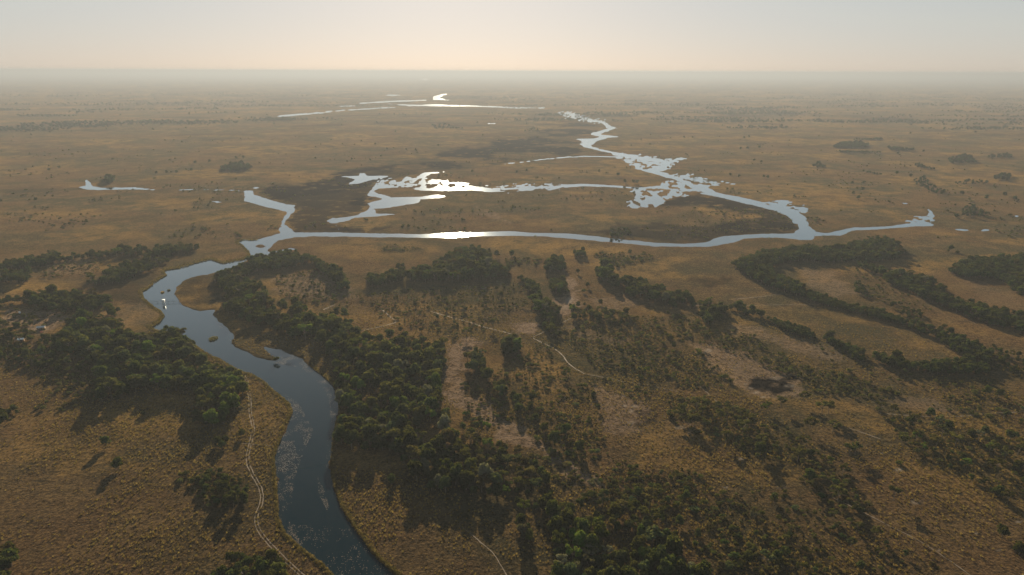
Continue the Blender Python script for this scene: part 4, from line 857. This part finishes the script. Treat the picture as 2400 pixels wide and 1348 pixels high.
# far woods of the plain in the haze: streaks of trees
n = 60000; d = CAM_H / np.tan(np.radians(RNG.uniform(.55, 4.2, n))); a = np.radians(RNG.uniform(-46, 46, n)); X = d * np.sin(a); Y = d * np.cos(a)
px, py = project(X, Y, .5 + X * 0)
dn = fbm(X / 420, Y / 200, 201, 4) + .05 * np.clip((px - 1400) / 1000, -.4, 1) + .03 * np.clip((240 - py) / 60, 0, 1)
keep = (dn > .605 - .03 * (px > 1850) + RNG.uniform(-.02, .03, n)) & (py < 315)
for P in WATER: keep &= ~inside(P, px, py)
keep |= (RNG.random(n) < .006) & (py < 440)
X = X[keep]; Y = Y[keep]
scatter('distant_woodland', X, Y, RNG.uniform(.4, 1.2, len(X)), [[s[0]] for s in SRC['round'][:4]], TONE['dark'])

# grass tussocks of the near meadows
base = []
gxy = ground(np.array([300., 1700., 2000., 150., 1300.]), np.array([1080., 1090., 1120., 1050., 880.]))
for i, (gm, _) in enumerate(PROTO['grass']):
    o = link('grass', gm, kind='stuff'); o.location = (gxy[0][i], gxy[1][i], .45); o.color = (.15, .095, .03, 1); base.append([o])
n = 150000; d = np.sqrt(RNG.uniform(170 ** 2, 620 ** 2, n)); a = np.radians(RNG.uniform(-48, 48, n)); X = d * np.sin(a); Y = d * np.cos(a)
px, py = project(X, Y, .5 + X * 0)
den = fbm(X / 22, Y / 22, 301, 3) * .5 + fbm(X / 75, Y / 75, 311, 3) * .6 - .05
keep = (RNG.random(n) < np.clip((den - .36) * 3.2, .03, 1)) & (d < 620 - 200 * RNG.random(n))
for P, k in SAND: keep &= ~(inside(P, px, py) & (RNG.random(n) < .4 + .6 * k))
for P in WATER[:1]:
    s = sdf(P, px, py, 12); keep &= s < -4
keep &= ~inside(BURNT[5][0], px, py)
scatter('grass', X[keep], Y[keep], RNG.uniform(.45, 1.15, keep.sum()), base, (.13, .085, .026))

# reeds along the near banks
P = np.array(WATER[0]); seg = []
n = 14000; i = RNG.integers(0, 68, n); t = RNG.random((n, 1)); q = P[i] * (1 - t) + P[(i + 1) % len(P)] * t
q += RNG.normal(size=q.shape) * [4, 2.5]
s = sdf(WATER[0], q[:, 0], q[:, 1], 14); keep = (s < 1.5) & (s > -9) & (q[:, 1] > 560)
X, Y = ground(q[keep, 0], q[keep, 1]); scatter('reeds', X, Y, RNG.uniform(.5, 1.3, len(X)), base, (.060, .042, .016), Z=np.full(len(X), .15))

# floating lily pads on the slow near water
LILY = [(pts(x), k) for x, k in (("668,925 700,945 735,1010 712,1060 690,1120 680,1230 720,1290 660,1250 645,1180 640,1080 660,1010 684,965", .55), ("756,880 796,935 790,1000 778,1060 778,1110 765,1110 765,1050 776,985 770,930 740,890", .6),
 ("655,818 720,850 780,905 740,885 690,860 640,850 660,844", .5), ("745,1120 760,1150 772,1190 766,1195 748,1160", .9), ("640,1230 740,1230 830,1240 880,1300 940,1348 1000,1420 840,1420 780,1348 700,1285", .16), ("500,735 545,790 540,800 515,770", .4))]
LX = []; LY = []
for P, k in LILY:
    A = np.array(P); gx, gy = ground(A[:, 0], A[:, 1], 0); m = int((gx.max() - gx.min()) * (gy.max() - gy.min()) * 5)
    X = RNG.uniform(gx.min(), gx.max(), m); Y = RNG.uniform(gy.min(), gy.max(), m); qx, qy = project(X, Y, X * 0)
    ok = inside(P, qx, qy) & is_water(qx, qy) & (RNG.random(m) < k * np.clip((fbm(X / 5, Y / 5, 401, 3) - .38) * 4, 0, 1))
    LX.append(X[ok]); LY.append(Y[ok])
X = np.concatenate(LX); Y = np.concatenate(LY); n = len(X)
v, f = quads(np.stack([X, Y, RNG.uniform(.02, .05, n)], 1), np.array([[0, 0, 1.0]]) + RNG.normal(size=(n, 3)) * .06, RNG.uniform(.09, .20, n))
v[:, 2] = np.maximum(v[:, 2], .012)
link('lily_pads', new_mesh('lily_pads', v, f, M_PAD), kind='stuff')

# ------------------------------------------------------------------ small built things
def part(name, parts, mat, parent):
    v, f = merge(parts); return link(name, new_mesh(name, v, f, mat), parent)
def thing(name, px, py, z, label, cat, rz=0.0, group=None):
    x, y = ground(px, py, z); o = link(name, None); o.location = (float(x), float(y), z); o.rotation_euler = (0, 0, rz); o['label'] = label; o['category'] = cat
    if group: o['group'] = group
    return o
# gauge hut in the river
o = thing('river_hut', 384, 713, 0.0, "small white box hut standing on posts in mid river", "hut", .15)
part('cabin', [box(0, 0, 3.0, 2.0, 2.0, 2.2)], M_WHITE, o); part('roof', [box(0, 0, 4.2, 2.5, 2.5, .18)], M_WHITE, o)
for sx in (-.8, .8):
    for sy in (-.8, .8): part('leg', [tube((sx, sy, -1.2), (sx, sy, 1.9), .12, .12)], M_POST, o)
part('ladder', [tube((1.2, -1.1, 2.0), (2.2, -1.6, -.4), .14, .14)], M_WHITE, o); part('door', [box(0, -1.03, 2.8, .8, .06, 1.6)], M_GREYROOF, o)
# fence line that crosses river and marsh
fx0, fy0 = ground(292, 708.5); fx1, fy1 = ground(1110, 708.5)
o = link('fence', None); o.location = (float(fx0), float(fy0), .3); o['label'] = "long straight post and wire fence crossing the river and marsh"; o['category'] = 'fence'
L_ = fx1 - fx0; dy = fy1 - fy0; n = 64
pm = new_mesh('post', *merge([tube((0, 0, -1.4), (0, 0, 1.7), .11, .09, 5)]), M_POST)
for i in range(n + 1):
    q = link('post', pm, o); q.location = (L_ * i / n, dy * i / n, 0); q.rotation_euler = (random.uniform(-.05, .05), random.uniform(-.05, .05), 0)
for hgt in (.5, .95, 1.4): part('wire', [tube((0, 0, hgt), (L_, dy, hgt), .04, .04, 4)], M_POST, o)
# buildings of the left clearing
def hut(name, px, py, label, cat, w, d, h, rz, wall, roof):
    o = thing(name, px, py, .5, label, cat, rz)
    part('wall', [box(0, 0, h / 2, w, d, h)], wall, o)
    v = np.array([[-w / 2 - .4, -d / 2 - .4, h], [w / 2 + .4, -d / 2 - .4, h], [w / 2 + .4, d / 2 + .4, h], [-w / 2 - .4, d / 2 + .4, h], [-w / 2 - .4, 0, h + .9], [w / 2 + .4, 0, h + .9]])
    me = new_mesh('roof', v, [(0, 1, 5, 4), (2, 3, 4, 5), (0, 4, 3), (1, 2, 5), (0, 3, 2, 1)], roof); link('roof', me, o)
    part('door', [box(w * .15, -d / 2 - .03, .95, .9, .06, 1.9)], M_POST, o); part('window', [box(-w * .25, -d / 2 - .03, 1.4, .9, .06, .8)], M_GREYROOF, o)
hut('white_shed', 50, 800, "low shed with bright white roof beside the pale left clearing", "shed", 3.6, 2.4, 1.9, .25, M_WALL, M_WHITE)
hut('grey_shed', 97, 772, "grey-roofed shed on the pale clearing in the left forest", "shed", 5, 3, 2, .3, M_WALL, M_GREYROOF)
o = thing('water_tank', 47, 737, .5, "small white water tank among trees above the pale clearing", "tank")
part('tank', [tube((0, 0, 1.2), (0, 0, 2.5), .7, .7, 14), tube((0, 0, 2.5), (0, 0, 2.7), .7, .1, 14)], M_WHITE, o); part('stand', [box(0, 0, .6, 1.3, 1.3, 1.2)], M_POST, o)
o = thing('tent', 97, 779, .5, "small orange tent beside the grey-roofed shed", "tent", .4)
v = np.array([[-.8, -.6, 0], [.8, -.6, 0], [.8, .6, 0], [-.8, .6, 0], [-.75, 0, 1.1], [.75, 0, 1.1]])
link('canopy', new_mesh('canopy', v, [(0, 1, 5, 4), (2, 3, 4, 5), (0, 4, 3), (1, 2, 5)], M_ORANGE), o)
# reed clumps standing in the river
for (px, py, r, k, lab, tone) in ((500, 795, 3.2, 260, "dark flat reed clump in mid river below the bay", (.05, .045, .03)), (381, 686, 1.3, 120, "small yellow-brown reed tuft in mid river above the hut", (.22, .13, .04)), (396, 681, 1.2, 50, "tiny dark reed fleck beside the yellow-brown tuft", (.05, .045, .03))):
    a = RNG.uniform(0, 6.28, k); rr = r * np.sqrt(RNG.random(k)); c = np.stack([rr * np.cos(a), rr * np.sin(a) * 1.4, RNG.uniform(.1, .9, k)], 1)
    v, f = quads(c, RNG.normal(size=(k, 3)) * [1, 1, .6], RNG.uniform(.2, .45, k))
    x, y = ground(px, py, 0); o = link('reed_clump', new_mesh('reed_clump', v, f, M_THIN if px > 385 else M_GRASS)); o.location = (float(x), float(y), 0); o.color = (*tone, 1); o['label'] = lab; o['category'] = 'reeds'

# ------------------------------------------------------------------ haze: one closed box of even, pale air around camera and land
hb = 95000.0
v, f = box(0, 0, (-3 + 212) / 2, 2 * hb, 2 * hb, 215)
hm = bpy.data.materials.new('haze'); hm.use_nodes = True; nt = hm.node_tree; nt.nodes.clear()
ho = nt.nodes.new('ShaderNodeOutputMaterial'); pv = nt.nodes.new('ShaderNodeVolumePrincipled')
pv.inputs['Color'].default_value = (*HAZE_COLOR, 1); pv.inputs['Density'].default_value = HAZE_DENSITY; pv.inputs['Anisotropy'].default_value = HAZE_ANISO
nt.links.new(pv.outputs[0], ho.inputs['Volume'])
link('haze', new_mesh('haze', v, f, hm), kind='stuff')
print('PLANTS', {k: (sum(1 for p in plants if p[2] == k), len(mass[k])) for k in KIND}, 'objects', len(COL.objects))
